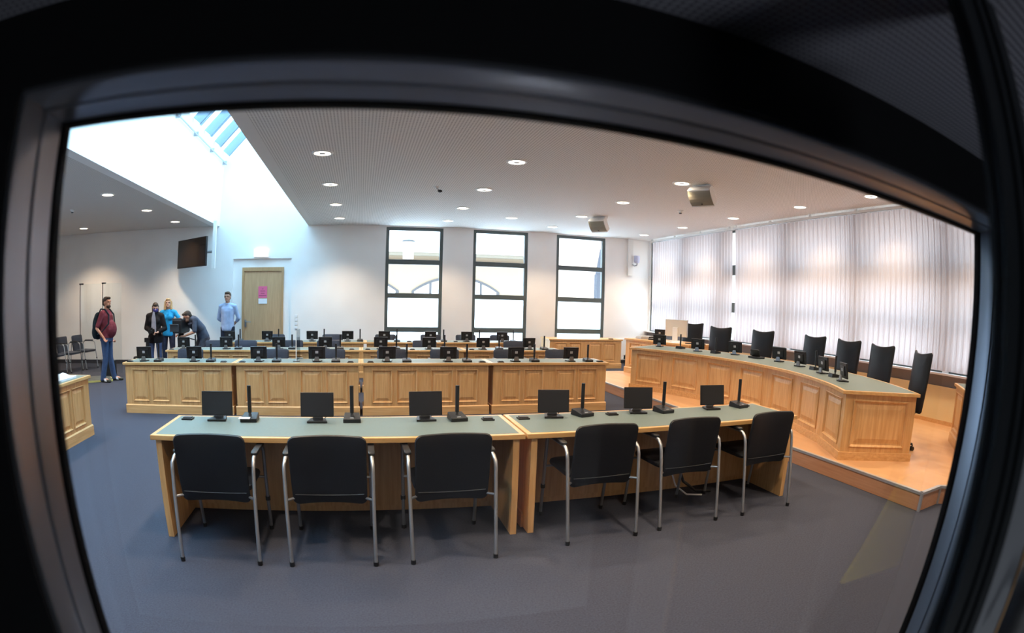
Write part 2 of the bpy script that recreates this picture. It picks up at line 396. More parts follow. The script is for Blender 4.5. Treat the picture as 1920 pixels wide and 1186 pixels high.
# platform
PZ = .175
pl = [(4.50, 2.49), (4.88, 2.49), (5.30, 2.12), (7.95, 2.12), (7.95, 11.1), (4.50, 11.1)]
struct(MB().prism(pl, 0, PZ-.004).build('floor_platform_base', M_riser))
struct(MB().prism([(x, y) for x, y in pl], PZ-.004, PZ).build('floor_platform', M_lam))
tr = MB()
for (x0, y0), (x1, y1) in ((pl[5], pl[0]), (pl[0], pl[1]), (pl[1], pl[2]), (pl[2], (7.9, 2.12)), ((5.6, 11.1), pl[5])):
    d = Vector((x1-x0, y1-y0, 0)); a = math.atan2(d.y, d.x)
    tr.box(-.006, d.length+.006, -.012, .028, PZ-.022, PZ+.003, T(x0, y0, 0) @ RZ(a))
for x, y in (pl[0], pl[1]): tr.box(x-.014, x+.012, y-.014, y+.012, 0, PZ)
struct(tr.build('trim_5', M_alu))

# front wall with the booth window the photo is taken through
YB0, YB1 = .405, .48
def ringpts(o):   # opening corners (x, z), widened by o
    return [(-.309-o, 1.810+o), (1.013+o, 1.810+o), (.935+o, .90-o), (-.300-o, .90-o)]
fwall = MB()
O = ringpts(.03); X0, X1, Z0, Z1 = -9.6, 8.4, 0, ZC+.3
def quadprism(mb, poly, y0, y1): mb.prism([(x, z) for x, z in poly], -y1, -y0, RX(PI/2))
quadprism(fwall, [(X0, Z0), (O[3][0], Z0), O[3], O[0], (O[0][0], Z1), (X0, Z1)], YB0, YB1)
quadprism(fwall, [(O[0][0], Z1), O[0], O[1], (O[1][0], Z1)], YB0, YB1)
quadprism(fwall, [(O[3][0], Z0), (O[2][0], Z0), O[2], O[3]], YB0, YB1)
quadprism(fwall, [(O[2][0], Z0), (X1, Z0), (X1, Z1), (O[1][0], Z1), O[1], O[2]], YB0, YB1)
struct(fwall.build('wall_front', mat('front_wall_paint', rgb(176, 168, 160), .9)))
def ring(mb, prof):
    rows = [[(x, y, z) for x, z in ringpts(o)] for o, y in prof]
    vs = [p for r in rows for p in r]; fs = []
    for k in range(len(prof)-1):
        for i in range(4): fs.append((k*4+i, k*4+(i+1) % 4, (k+1)*4+(i+1) % 4, (k+1)*4+i))
    mb.add(vs, fs)
wf = MB(); ring(wf, [(.03, .482), (0, .482), (0, .470), (.004, .468), (.004, .4675), (.03, .466)])
win0 = struct(wf.build('window_11', M_rubber))
r2 = MB(); ring(r2, [(.004, .4675), (.007, .452), (.008, .440), (.012, .439), (.012, .436)]); r2.build('reveal_profile', M_boothalu, win0, True)
r3 = MB(); ring(r3, [(.012, .436), (.009, .434), (.012, .409), (.014, .404), (.03, .404)]); r3.build('outer_reveal', M_boothalu, win0, True)
gp = MB(); quadprism(gp, ringpts(.002), .472, .476); gp.build('glass_pane', M_glass, win0)
# booth lining
O2 = ringpts(.02); BX0, BX1, BT = -1.3, 1.45, 1.916
lin = MB(); y0, y1 = .398, .4045
quadprism(lin, [(BX0, 0), (O2[3][0], 0), O2[3], O2[0], (O2[0][0], BT), (BX0, BT)], y0, y1)
quadprism(lin, [(O2[0][0], BT), O2[0], O2[1], (O2[1][0], BT)], y0, y1)
quadprism(lin, [(O2[3][0], 0), (O2[2][0], 0), O2[2], O2[3]], y0, y1)
quadprism(lin, [(O2[2][0], 0), (BX1, 0), (BX1, BT), (O2[1][0], BT), O2[1], O2[2]], y0, y1)
struct(lin.build('wall_booth_front', M_boothblack))
struct(MB().box(BX0, BX1, -1.5, .40, BT, BT+.03).build('ceiling_booth', M_boothceil))
struct(MB().box(BX0, BX1, -1.5, .40, -.02, .01).build('floor_booth', M_boothblack))
struct(MB().box(BX0-.03, BX0, -1.5, .40, 0, BT).build('wall_booth_left', M_boothblack))
struct(MB().box(BX1, BX1+.03, -1.5, .40, 0, BT).build('wall_booth_right', M_boothblack))
struct(MB().box(BX0, BX1, -1.53, -1.5, 0, BT).build('wall_booth_rear', mat('booth_rear_grey', rgb(150, 152, 158), .9)))
bl = bpy.data.lights.new('booth_fill_light', 'POINT'); bl.energy = 16; bl.color = (.9, .95, 1); bl.shadow_soft_size = .15  # unseen fill light, added to brighten the dark booth
blo = bpy.data.objects.new('booth_fill_light', bl); blo.location = (.75, -.8, .12); COL.objects.link(blo)
M_post = mat('booth_post', rgb(38, 42, 46), .5, spec=.3)
pp = MB().box(.375, .462, .149, .157, .01, BT).box(.372, .384, .157, .163, .01, BT).box(.405, .41, .146, .149, .01, BT).box(.43, .436, .146, .149, .01, BT)
struct(pp.build('trim_6', M_post))
M_boardg = mat('booth_grey_board', rgb(140, 144, 150), .6)
gb = MB().box(.462, .545, .150, .156, .01, 1.55)
tag(gb.build('side_board', M_boardg), 'upright grey board beside the dark post right of the window', 'board')
tag(MB().box(.545, .553, .148, .156, .01, 1.55).build('wooden_strip', M_doorframe), 'narrow brown wooden strip on the edge of the grey board', 'strip')
bag = thing('satchel', 'black and yellow bag hanging in the dark corner right of the window', 'bag', (1.16, .24, 1.08))
MB().slab(.5, .46, .06, .10, M=T(0, 0, .0)).build('body', M_blackfab, bag, True)
MB().prism([(-.25, .02), (.25, -.02), (.25, .23), (-.10, .23)], -.062, -.052, RX(PI/2)).build('flap', M_yellow, bag)
MB().tube([(-.22, 0, .2), (-.2, .0, .5), (0, .02, .62), (.2, 0, .5), (.22, 0, .2)], .012).build('strap', M_blackfab, bag, True)
hk = MB().tube([(.50, .105, 1.33), (.53, .09, 1.35), (.545, .085, 1.335), (.62, .08, 1.31), (.75, .06, 1.30), (1.2, .02, 1.29)], .0045)
tag(hk.build('pale_cord', M_grey, None, True), 'pale cord stretched across the grey board right of the window', 'cord')

# ------------------------------------------------------------------ exterior seen through the back windows
fa = thing('courtyard_building', 'yellow building with arched windows seen through the back windows', 'building', (4, 30, 0))
fb = MB().box(-18, 6.4, 0, .4, -1, 4.2); fb.build('facade', M_facade, fa)
for z0, z1, t in ((3.72, 3.80, .10), (4.02, 4.2, .25)): MB().box(-18, 6.4, -t, 0, z0, z1).build('cornice', M_facadet, fa)
MB().add([(-18, -.3, 4.2), (6.4, -.3, 4.2), (6.4, 4, 6.2), (-18, 4, 6.2), (-18, 4, 4.2), (6.4, 4, 4.2)], [(0, 1, 2, 3), (0, 4, 5, 1), (0, 3, 4), (1, 5, 2), (3, 2, 5, 4)]).build('roof', M_roofw, fa)
def archz(x, hw=2.43, top=2.95, spring=2.12):
    R = (hw*hw+(top-spring)**2)/(2*(top-spring)); return top-R+math.sqrt(R*R-x*x)
for c in (-10.03, -4.48, 1.07):
    pts = [(-2.43, .2), (2.43, .2)] + [(2.43-4.86*k/20, archz(2.43-4.86*k/20)) for k in range(21)]
    wv = MB().prism([(c+x, z) for x, z in pts], 0, .06, RX(PI/2)).build('arched_window', M_archframe, fa)
    for k in range(5):
        x0 = -2.43+.15+k*.93; x1 = x0+.79
        q = [(x0, .3), (x1, .3)] + [(x, archz(x)-.15) for x in [x1+(x0-x1)*n/6 for n in range(7)]]
        MB().prism([(c+x, z) for x, z in q], .05, .075, RX(PI/2)).build('pane', M_farwin, wv)
ln_ = thing('hanging_lantern', 'white cylindrical lantern with grey cap hanging outside the first back window', 'lantern', (1.30, 16.2, 0))
MB().lathe([(.155, 2.83), (.155, 3.33)], 20).build('shade', M_white, ln_, True)
MB().lathe([(.19, 3.33), (.19, 3.36), (.11, 3.41), (.03, 3.43)], 20).build('cap', M_dgrey, ln_, True)
MB().tube([(0, 0, 3.43), (0, 0, 6.5)], .008).build('wire', M_dgrey, ln_)
sp = thing('gothic_gable', 'grey stone spire and pale gable seen through the third back window', 'spire', (13.6, 30, 0))
MB().box(-.22, .35, 0, .4, -1, 3.4).build('shaft', M_stone, sp); MB().lathe([(.32, 3.4), (.01, 5.0)], 4, T(.07, .2, 0)).build('pinnacle', M_stone, sp)
MB().box(-30, 45, 14.6, 70, -.6, -.5).build('x', None)
g = bpy.data.objects['x']; g.name = 'ground_outside'; g.data.materials.append(M_roofw); g['kind'] = 'structure'

# ------------------------------------------------------------------ door, sign, wall items
do = MB().box(-3.154, -3.095, D+.02, D+.12, 0, 2.446).box(-2.10, -2.045, D+.02, D+.12, 0, 2.446).box(-3.095, -2.10, D+.02, D+.12, 2.352, 2.446).build('door_1', M_doorframe)
struct(do)
MB().box(-3.095, -2.10, D+.05, D+.09, .01, 2.352).build('door_leaf', M_door, do)
hd = MB().box(-3.075, -3.03, D+.035, D+.05, .94, 1.12).tube([(-3.05, D+.04, 1.07), (-3.05, D-.01, 1.07), (-2.90, D-.01, 1.07)], .01).build('door_handle', M_steel, do, True)
ps = tag(MB().box(-2.712, -2.479, D+.040, D+.048, 1.673, 1.965).build('door_notice', M_pink), 'pink notice sheet on the veneered door', 'notice')
q = MB()
for z, a, b in ((1.90, -2.61, -2.58), (1.845, -2.66, -2.53), (1.785, -2.645, -2.545), (1.73, -2.69, -2.50)): q.box(a, b, D+.038, D+.041, z-.006, z+.006)
q.build('printed_lines', M_ink, ps)
tag(MB().box(-2.707, -2.477, D+.040, D+.048, 1.528, 1.655).build('paper_note', M_paper), 'white paper note under the pink notice on the door', 'notice')
tag(MB().box(-2.84, -2.45, D-.09, D, 2.70, 2.893).build('emergency_light', mat('sign_white', rgb(250, 250, 250), .4, emis=(1, 1, 1, 1), es=.25), bevel=.008), 'white emergency light box over the door', 'lamp')
for k, z in enumerate((1.21, 1.12, 1.02, .92)):
    r = tag(MB().box(-1.735, -1.655, D-.012, D, z-.04, z+.04).build('light_switch', M_white, bevel=.003),
            ['topmost white wall switch right of the door', 'second white wall switch from the top right of the door', 'third white wall switch from the top right of the door', 'lowest white wall switch right of the door'][k], 'switch', 'white switches right of the door')
    MB().box(-1.72, -1.67, D-.016, D-.012, z-.026, z+.026).build('rocker', M_paper, r)
tk = tag(MB().box(7.21, 7.37, D-.09, D, 2.48, ZC).build('cable_trunk', M_white, bevel=.004), 'white vertical cable trunking right of the third back window', 'trunking')
fl = thing('wall_camera', 'pale dome camera on a curled arm beside the white trunking', 'camera', (7.45, D-.16, 2.92))
MB().lathe([(.005, -.09), (.06, -.08), (.085, -.03), (.085, .12), (.06, .13)], 16).build('housing', mat('dome_lilac', rgb(205, 208, 236), .3), fl, True)
MB().tube([(-.12, .05, -.12), (-.06, .03, -.16), (0, .0, -.14), (.01, 0, -.08)], .02).build('bracket_arm', M_grey, fl, True)
tag(MB().box(7.15, 7.25, D-.02, D, .24, .34).box(7.17, 7.23, D-.05, D, .12, .24).build('wall_socket', M_white, bevel=.003), 'white socket low on the wall beside the corner cabinet', 'socket')
tag(MB().box(6.95, 7.8, D-.05, D-.002, .1, .70).build('radiator_panel', M_white, bevel=.01), 'white radiator panel low on the back wall near the corner', 'radiator')
# wall-mounted television
tv = thing('television', 'black television turned on its mount high above the people at left', 'television', (-4.32, 13.3, 2.43), math.atan2(-.95, 1.07))
MB().box(-.715, .715, -.025, .025, 0, .70).build('housing', M_black, tv, bevel=.004)
MB().box(-.69, .69, -.028, -.0255, .025, .675).build('screen', mat('television_screen', rgb(30, 24, 20), .08, spec=.8), tv)
MB().tube([(.2, .03, .35), (.45, .2, .35), (.62, .24, .35)], .03).build('bracket', M_grey, tv)
tag(MB().box(-3.70, -3.62, 13.02, 13.10, 2.38, ZC).build('ceiling_post', M_white), 'white post from the ceiling holding the television', 'post')

# ------------------------------------------------------------------ ceiling lamps
LC = (1, .77, .53)
def lamp():
    r = thing('downlight', '', 'ceiling light', (0, 0, 0))
    MB().lathe([(.108, -.004), (.112, -.012), (.140, -.010), (.146, 0), (.140, .0), (.108, .0)], 28, cap=False).build('trim_ring', M_white, r, True)
    MB().lathe([(.109, -.004), (.06, -.009), (.001, -.010)], 28).build('diffuser', M_lamp, r, True)
    MB().lathe([(.045, -.013), (.045, -.010)], 16).build('lamp_cap', M_grey, r)
    ld = bpy.data.lights.new('downlight_beam', 'SPOT'); ld.energy = LAMP_W; ld.color = LC; ld.spot_size = math.radians(114); ld.spot_blend = .7; ld.shadow_soft_size = .10
    lo = bpy.data.objects.new('downlight_beam', ld); COL.objects.link(lo); lo.parent = r; lo.location = (0, 0, -.05)
    return freeze(r)
LAMP_W = 112
lp = lamp(); first = True
rowname = {5.1: 'fifth', 7.0: 'fourth', 9.0: 'third', 10.97: 'second', 12.87: 'last'}
cols = [(-.595, 'left'), (1.95, 'middle'), (4.52, 'right-hand'), (7.09, 'outermost right')]
def place_lamp(x, y, label, group):
    global first
    if first: lp.location = (x, y, ZC); lp['label'] = label; lp['group'] = group; first = False
    else: dup(lp, (x, y, ZC), 0, label, group)
place = {7.0: 'nearest', 9.0: 'second nearest', 10.97: 'third nearest', 12.87: 'farthest'}
cn = {-.595: 'in the row along the light shaft', 1.95: 'in the row over the desk rows', 4.52: 'in the row over the platform edge', 7.09: 'in the row beside the blinds'}
for x, _ in cols:
    for y in place:
        place_lamp(x, y, 'round lit downlight, %s %s' % (place[y], cn[x]), 'round downlights in the main ceiling')
    for y in (5.3 if x > 7 else 4.85, 3.2, 1.5):  # mostly out of view: grid carried forward, added to light the front
        place_lamp(x, y, 'round downlight near the window in front, %s %s' % ({4.85: 'third', 5.3: 'third', 3.2: 'second', 1.5: 'closest'}[y], cn[x]), 'round downlights in the main ceiling')
for x, y, t in ((-4.72, 9.05, 'nearest'), (-4.70, 11.0, 'middle'), (-4.68, 12.88, 'farthest')):
    place_lamp(x, y, 'round lit downlight in the left ceiling, %s of the three along the shaft' % t, 'round downlights in the left ceiling')
place_lamp(-7.45, 12.97, 'round lit downlight in the left ceiling above the waiting chairs', 'round downlights in the left ceiling')
for y in (7.1, 5.2): place_lamp(-4.72, y, 'round downlight in the left ceiling over the %s of the side desk' % ('far end' if y > 6 else 'near end'), 'round downlights in the left ceiling')
for y in (11.0, 9.0): place_lamp(-7.45, y, 'round downlight in the left ceiling, %s one of the far left line' % ('middle' if y > 10 else 'near'), 'round downlights in the left ceiling')
tag(MB().lathe([(.14, ZC-.006), (.13, ZC-.014), (.02, ZC-.016)], 24, T(3.217, 11.9, 0)).build('flush_disc', M_lampoff, None, True), 'flat pale unlit disc in the ceiling between downlights', 'ceiling disc')
def speaker(x, y, rz, label):
    r = thing('ceiling_speaker', label, 'speaker', (x, y, ZC), rz, 'tilted ceiling speakers')
    MB().box(-.14, .14, -.06, .10, -.03, 0).box(-.15, -.135, -.05, .06, -.17, 0).box(.135, .15, -.05, .06, -.17, 0).build('bracket', M_white, r, bevel=.004)
    c = MB(); Mx = T(0, -.02, -.17) @ RX(math.radians(38))
    n = 7; vs = []
    for k in range(n):
        z = -.15+.30*k/(n-1); vs += [(-.19, -.10+.035*(z/.15)**2, z), (.19, -.10+.035*(z/.15)**2, z)]
    c.add(vs, [(2*k, 2*k+1, 2*k+3, 2*k+2) for k in range(n-1)], Mx)
    c.build('grille', mat('speaker_grille', rgb(146, 142, 128), .5), r)
    MB().box(-.19, .19, -.075, .06, -.15, .15, Mx).build('cabinet', M_white, r, bevel=.01)
    MB().ell(Vector((0, 0, 0)), (.018, .01, .012), 8).build('tweeter', M_black, r, loc=Mx @ Vector((0, -.095, -.09)))
speaker(4.86, 6.93, -1.05, 'white ceiling speaker with grey grille over the near end of the platform')
speaker(4.88, 10.85, -.95, 'white ceiling speaker with grey grille near the third back window')
for x, y, l in ((5.80, 9.05, 'small smoke detector on the ceiling between the two speakers'), (-6.2, 10.2, 'small smoke detector on the left ceiling')):
    r = thing('smoke_detector', l, 'detector', (x, y, ZC), 0, 'ceiling detectors')
    MB().lathe([(.06, 0), (.06, -.015), (.035, -.02), (.035, -.05)], 16).build('base', M_white, r, True)
    MB().lathe([(.028, -.05), (.028, -.065), (.01, -.07)], 16).build('sensor', M_dgrey, r, True)
r = thing('ceiling_sprinkler', 'tiny black and white camera head on the ceiling over the front desk row', 'camera', (1.15, 9.0, ZC))
MB().lathe([(.04, 0), (.03, -.02)], 12).build('base', M_white, r); MB().tube([(0, 0, -.02), (.04, 0, -.05)], .008).build('arm', M_grey, r); MB().ell((.06, 0, -.07), (.04, .03, .025), 10).build('head', M_dgrey, r, True)

# ------------------------------------------------------------------ panelled joinery
def board(mb, W, H, holes, t=.02, M=None):
    xs = sorted({0, W, *[h[0] for h in holes], *[h[1] for h in holes]}); zs = sorted({0, H, *[h[2] for h in holes], *[h[3] for h in holes]})
    for i in range(len(xs)-1):
        for j in range(len(zs)-1):
            x, z = (xs[i]+xs[i+1])/2, (zs[j]+zs[j+1])/2
            if any(a < x < b and c < z < d for a, b, c, d in holes): continue
            mb.box(xs[i], xs[i+1], 0, t, zs[j], zs[j+1], M)
def raised(mb, x0, x1, z0, z1, M=None, k=1.0):
    prof = [(0, .0), (0, -.009), (.006*k, -.012), (.014*k, -.003), (.02*k, .012), (.034*k, .013), (.07*k, .001), (.074*k, .001)]
    vs = []; fs = []
    for o, y in prof: vs += [(x0+o, y, z0+o), (x1-o, y, z0+o), (x1-o, y, z1-o), (x0+o, y, z1-o)]
    for a in range(len(prof)-1):
        for i in range(4): fs.append((a*4+i, a*4+(i+1) % 4, (a+1)*4+(i+1) % 4, (a+1)*4+i))
    e = (len(prof)-1)*4; fs.append((e, e+1, e+2, e+3)); mb.add(vs, fs, M)
def desk(label, Lg, depth, loc, rz, panels, group, name='courtroom_desk', H=.75, cat='desk', top_ends=(.03, .03), surface=True, side=True):
    r = thing(name, label, cat, loc, rz, group)
    x0 = -Lg/2; zt = H-.036
    hs = [(x0+a*Lg-x0, x0+b*Lg-x0, .18, zt-.062) for a, b in panels]
    fp = MB(); board(fp, Lg, zt, hs, .02, T(x0, 0, 0)); f = fp.build('front_panel', M_oakv, r)
    MB().box(x0+.02, -x0-.02, .022, .034, .05, zt).build('backing_board', M_oakv, f)
    for a, b, c, d in hs:
        q = MB(); raised(q, a, b, c, d, T(x0, 0, 0)); q.build('raised_panel', M_oakv, f)
    if side:
        for sx in (x0, -x0-.045): MB().box(sx, sx+.045, .0202, depth, 0, zt).build('side_panel', M_oakv, r, bevel=.002)
    pb = MB().box(x0-.018, -x0+.018, -.018, 0, 0, .118).prism([(-.018, .118), (0, .118), (0, .132), (-.010, .128)], x0-.018, -x0+.018, RZ(PI/2) @ RX(PI/2))
    pb.v = pb.v[:8]; pb.f = pb.f[:6]
    pb.add([(x, y, z) for x in (x0-.018, -x0+.018) for y, z in ((-.018, .118), (0, .118), (0, .133), (-.008, .128))], [(0, 1, 2, 3), (4, 7, 6, 5), (0, 4, 5, 1), (1, 5, 6, 2), (2, 6, 7, 3), (3, 7, 4, 0)])
    pb.box(x0-.018, x0-.0005, 0, min(depth-.1, .5), 0, .118).box(-x0+.0005, -x0+.018, 0, min(depth-.1, .5), 0, .118)
    pb.build('plinth', M_oakh, r)
    a, b = x0-top_ends[0], -x0+top_ends[1]; ya, yb = -.03, depth+.02
    tp = MB().box(a, b, ya, yb, zt, H-.0005).build('desktop', M_edge, r, bevel=.004)
    if surface: MB().box(a+.035, b-.035, ya+.035, yb-.035, H-.004, H+.0006).build('green_linoleum', M_lino, tp)
    return r
P4 = [(.068, .23), (.26, .426), (.533, .714), (.739, .915)]
rows = [('A', 7.80), ('B', 9.79), ('C', 11.62)]
nm4 = ['leftmost', 'second', 'third', 'rightmost']
xa = [(-3.665, -1.91), (-1.835, -.055), (.02, 1.815), (1.89, 3.685)]
for k, (a, b) in enumerate(xa):
    desk('oak panelled desk, %s of four in the nearest long desk row' % nm4[k], b-a, .56, ((a+b)/2, 7.80, 0), 0, P4, 'nearest long row of oak desks', top_ends=(.036, .036))
for k, (a, b) in enumerate(xa):
    desk('oak panelled desk, %s of four in the middle desk row' % nm4[k], b-a, .56, ((a+b)/2, 9.79, 0), 0, P4, 'middle row of oak desks', top_ends=(.036, .036))
xc = [(-3.25, -1.62), (-1.55, .03), (.10, 1.68), (1.75, 3.36)]
for k, (a, b) in enumerate(xc):
    desk('oak panelled desk, %s of four in the farthest desk row' % nm4[k], b-a, .56, ((a+b)/2, 11.62, 0), 0, P4, 'farthest row of oak desks', top_ends=(.034, .034))
P6 = [(.04, .155), (.185, .30), (.35, .48), (.52, .65), (.70, .815), (.845, .96)]
desk('oak table with green top, left one of the pair in front, six chairs along both', 2.515, .62, (-.2035, 4.16, 0), PI, P6, 'front pair of oak tables', 'courtroom_table', top_ends=(.035, .035))
desk('oak table with green top, right one of the pair in front, next to the platform', 2.46, .62, (2.368, 4.16, 0), PI, P6, 'front pair of oak tables', 'courtroom_table', top_ends=(.035, .035))
desk('oak panelled side desk at left edge with white papers on it', 1.84, .60, (-3.575, 5.44, 0), PI/2, P4, None, 'side_desk')
desk('low oak panelled cabinet under the third back window', 1.98, .66, (5.55, 12.97, 0), 0, P4, None, 'panelled_cabinet', cat='cabinet', surface=False)
# clerk desk on the platform
dd = desk('oak clerk desk on the platform behind the curved bench, carrying a white monitor', 1.86, .72, (5.87, 10.03, PZ), math.atan2(-.964, .265), P4, None, 'clerk_desk', H=.75, surface=False)
an = math.atan2(-.46, -.55)
desk('oak witness desk at the right edge on the platform', 1.2, .6, (6.8-.36, 3.44-.30, PZ), math.atan2(.44, .55)+PI, [(.07, .46), (.54, .93)], None, 'witness_desk', surface=True)

# judges' bench: faceted arc
BC = Vector((.74, 6.28, 0)); R0, R1 = 4.63, 5.52; a0, a1 = math.radians(-33.2), math.radians(32.6); NF = 7
HB = .73
bench = thing('judges_bench', 'long curved oak judges bench with green top standing on the platform', 'bench', (BC.x, BC.y, PZ))
def ap(r, a): return Vector((r*math.cos(a), r*math.sin(a), 0))
da = (a1-a0)/NF
zt = HB-.036
pl_ = MB()
for k in range(NF):
    A, B = ap(R0, a0+(k+1)*da), ap(R0, a0+k*da)        # seen from the room: left to right
    d = (B-A); ln = d.length; Mx = T(*A) @ RZ(math.atan2(d.y, d.x))
    pad = ln*.145
    q = MB(); board(q, ln, zt, [(pad, ln-pad, .14, zt-.06)], .02, Mx); f = q.build('front_panel', M_oakv, bench)
    q = MB(); raised(q, pad, ln-pad, .14, zt-.06, Mx, 1.3); q.build('raised_panel', M_oakv, f)
    MB().box(.005, ln-.005, .022, .034, .02, zt, Mx).build('backing_board', M_oakv, f)
    pl_.box(-.002, ln+.002, -.02, 0, 0, .085, Mx)
for aa, s in ((a0, 1), (a1, -1)):
    A, B = (ap(R0, aa), ap(R1, aa)) if s > 0 else (ap(R1, aa), ap(R0, aa))
    d = B-A; ln = d.length; Mx = T(*A) @ RZ(math.atan2(d.y, d.x))
    q = MB(); board(q, ln, zt, [(.10, ln-.10, .14, zt-.06)], .02, Mx); f = q.build('end_panel', M_oakv, bench)
    q = MB(); raised(q, .10, ln-.10, .14, zt-.06, Mx, 1.3); q.build('raised_panel', M_oakv, f)
    MB().box(.02, ln-.005, .022, .034, .02, zt, Mx).build('backing_board', M_oakv, f)
    pl_.box(-.02, ln+.02, -.02, 0, 0, .085, Mx)
pl_.build('plinth', M_oakh, bench)
def sector(r0, r1, b0, b1, n=28):
    return [tuple(ap(r0, b0+(b1-b0)*k/n)[:2]) for k in range(n+1)] + [tuple(ap(r1, b1-(b1-b0)*k/n)[:2]) for k in range(n+1)]
def sector_mesh(r0, r1, b0, b1, z0, z1, n=28):
    mb = MB(); vs = []; fs = []
    for k in range(n+1):
        a = b0+(b1-b0)*k/n
        for r, z in ((r0, z0), (r1, z0), (r1, z1), (r0, z1)): p = ap(r, a); vs.append((p.x, p.y, z))
    for k in range(n):
        for i in range(4): fs.append((k*4+i, k*4+(i+1) % 4, k*4+4+(i+1) % 4, k*4+4+i))
    fs += [(0, 1, 2, 3), (n*4+3, n*4+2, n*4+1, n*4)]; return mb.add(vs, fs)
tp = sector_mesh(R0-.05, R1+.03, a0-.008, a1+.008, zt, HB).build('benchtop', M_edge, bench, bevel=.003)
sector_mesh(R0-.015, R1-.005, a0-.0005, a1+.0005, HB-.003, HB+.001).build('green_linoleum', M_lino, tp)

# ------------------------------------------------------------------ chairs
def meeting_chair(name, fab):
    r = thing(name, '', 'chair')
    Mb = T(0, -.20, .612) @ RX(math.radians(9))
    MB().slab(.475, .46, .042, .035, curve=-.035, M=Mb, taper=.03).build('backrest', fab, r, True)
    q = MB().tube([(-.215, -.018-.030, -.150), (-.1, -.018-.006, -.166), (0, -.018, -.17), (.1, -.018-.006, -.166), (.215, -.018-.030, -.150)], .0035, 6)
    o = q.build('seam', M_dgrey, r, True); o.matrix_local = Mb @ T(0, -.002, 0)
    MB().slab(.46, .44, .07, .05, M=T(0, .06, .455) @ RX(PI/2)).build('seat', fab, r, True)
    for s in (-1, 1):
        x = s*.268
        rl = MB().tube([(x, -.315, .012), (s*.275, -.235, .60), (s*.275, -.222, .645), (s*.272, -.185, .672), (s*.27, -.14, .68)], .0125, 10).build('rear_leg', M_silver, r, True)
        fl_ = MB().tube([(s*.27, -.14, .68), (s*.268, .13, .675), (s*.268, .17, .66), (s*.268, .19, .62), (s*.262, .278, .012)], .0125, 10).build('front_leg', M_silver, r, True)
        MB().slab(.045, .30, .02, .022, M=T(s*.27, -.015, .694) @ RX(PI/2)).build('armrest', M_black, r, True)
        MB().lathe([(.016, 0), (.018, .03)], 10, T(x, -.315, 0)).build('foot_cap', M_black, rl, True)
        MB().lathe([(.016, 0), (.018, .03)], 10, T(s*.262, .278, 0)).build('foot_cap', M_black, fl_, True)
        MB().lathe([(.018, .0), (.018, .03)], 10, T(s*.264, .245, .24)).build('link_clip', M_black, fl_, True)
    MB().tube([(-.272, -.262, .43), (-.235, -.215, .425), (-.15, -.135, .42), (.15, -.135, .42), (.235, -.215, .425), (.272, -.262, .43)], .009).build('rear_cross_bar', M_silver, r, True)
    MB().tube([(-.266, .215, .425), (.266, .215, .425)], .009).build('front_cross_bar', M_silver, r, True)
    return freeze(r)
mc = meeting_chair('meeting_chair', M_blackfab)
fc = [(-.968, 3.49, .0, 'leftmost'), (-.221, 3.485, 0, 'second from left'), (.542, 3.50, .03, 'third from left'), (1.608, 3.595, .02, 'fourth from left'), (2.361, 3.63, .02, 'fifth from left'), (3.178, 3.625, 0, 'rightmost')]
fx = ['below the first monitor at the table corner', 'at the middle of the left table', 'just left of the joint between the two tables', 'just right of the joint between the two tables', 'at the middle of the right table', 'by the end of the right table next to the platform']
for i, (x, y, a, n) in enumerate(fc):
    lb = 'black chair with silver legs %s' % fx[i]
    if i == 0: mc.location = (x, y, 0); mc.rotation_euler = (0, 0, a); mc['label'] = lb; mc['group'] = 'black chairs at the front tables'
    else: dup(mc, (x, y, 0), a, lb, 'black chairs at the front tables')
gc = meeting_chair('desk_chair', M_greyfab); used = False
def gchair(x, y, a, lb, gr):
    global used
    if not used: gc.location = (x, y, 0); gc.rotation_euler = (0, 0, a); gc['label'] = lb; gc['group'] = gr; used = True
    else: dup(gc, (x, y, 0), a, lb, gr)
ordn = ['first', 'second', 'third', 'fourth', 'fifth', 'sixth', 'seventh', 'eighth']
for k, x in enumerate((-2.95, -1.45, -.52, .49, 1.35, 2.43, 3.33)):
    gchair(x, 8.78, PI+.05*math.sin(k*3), 'slate chair behind the nearest long desk row, %s from the left' % ordn[k], 'chairs behind the nearest desk row')
for k, x in enumerate((-3.0, -2.38, -1.41, -.66, 1.23, 3.10)):
    gchair(x, 10.72, PI-.05*math.sin(k*2), 'slate chair behind the middle desk row, %s from the left' % ordn[k], 'chairs behind the middle desk row')
for k, x in enumerate((-2.06, -.68, .53, 1.6, 2.43, 3.24)):
    gchair(x, 12.6, PI+.04*math.sin(k*2.3), 'slate chair behind the farthest desk row, %s from the left' % ordn[k], 'chairs behind the farthest desk row')
for k, (x, y) in enumerate(((-7.36, 12.95), (-7.50, 12.33), (-7.64, 11.71))):
    gchair(x, y, PI/2-PI-.15+PI*1.0-PI, ['waiting chair nearest the wall at left', 'middle one of the waiting chairs at left', 'waiting chair closest to the window edge at far left'][k]+', dark grey', 'waiting chairs by the left wall')

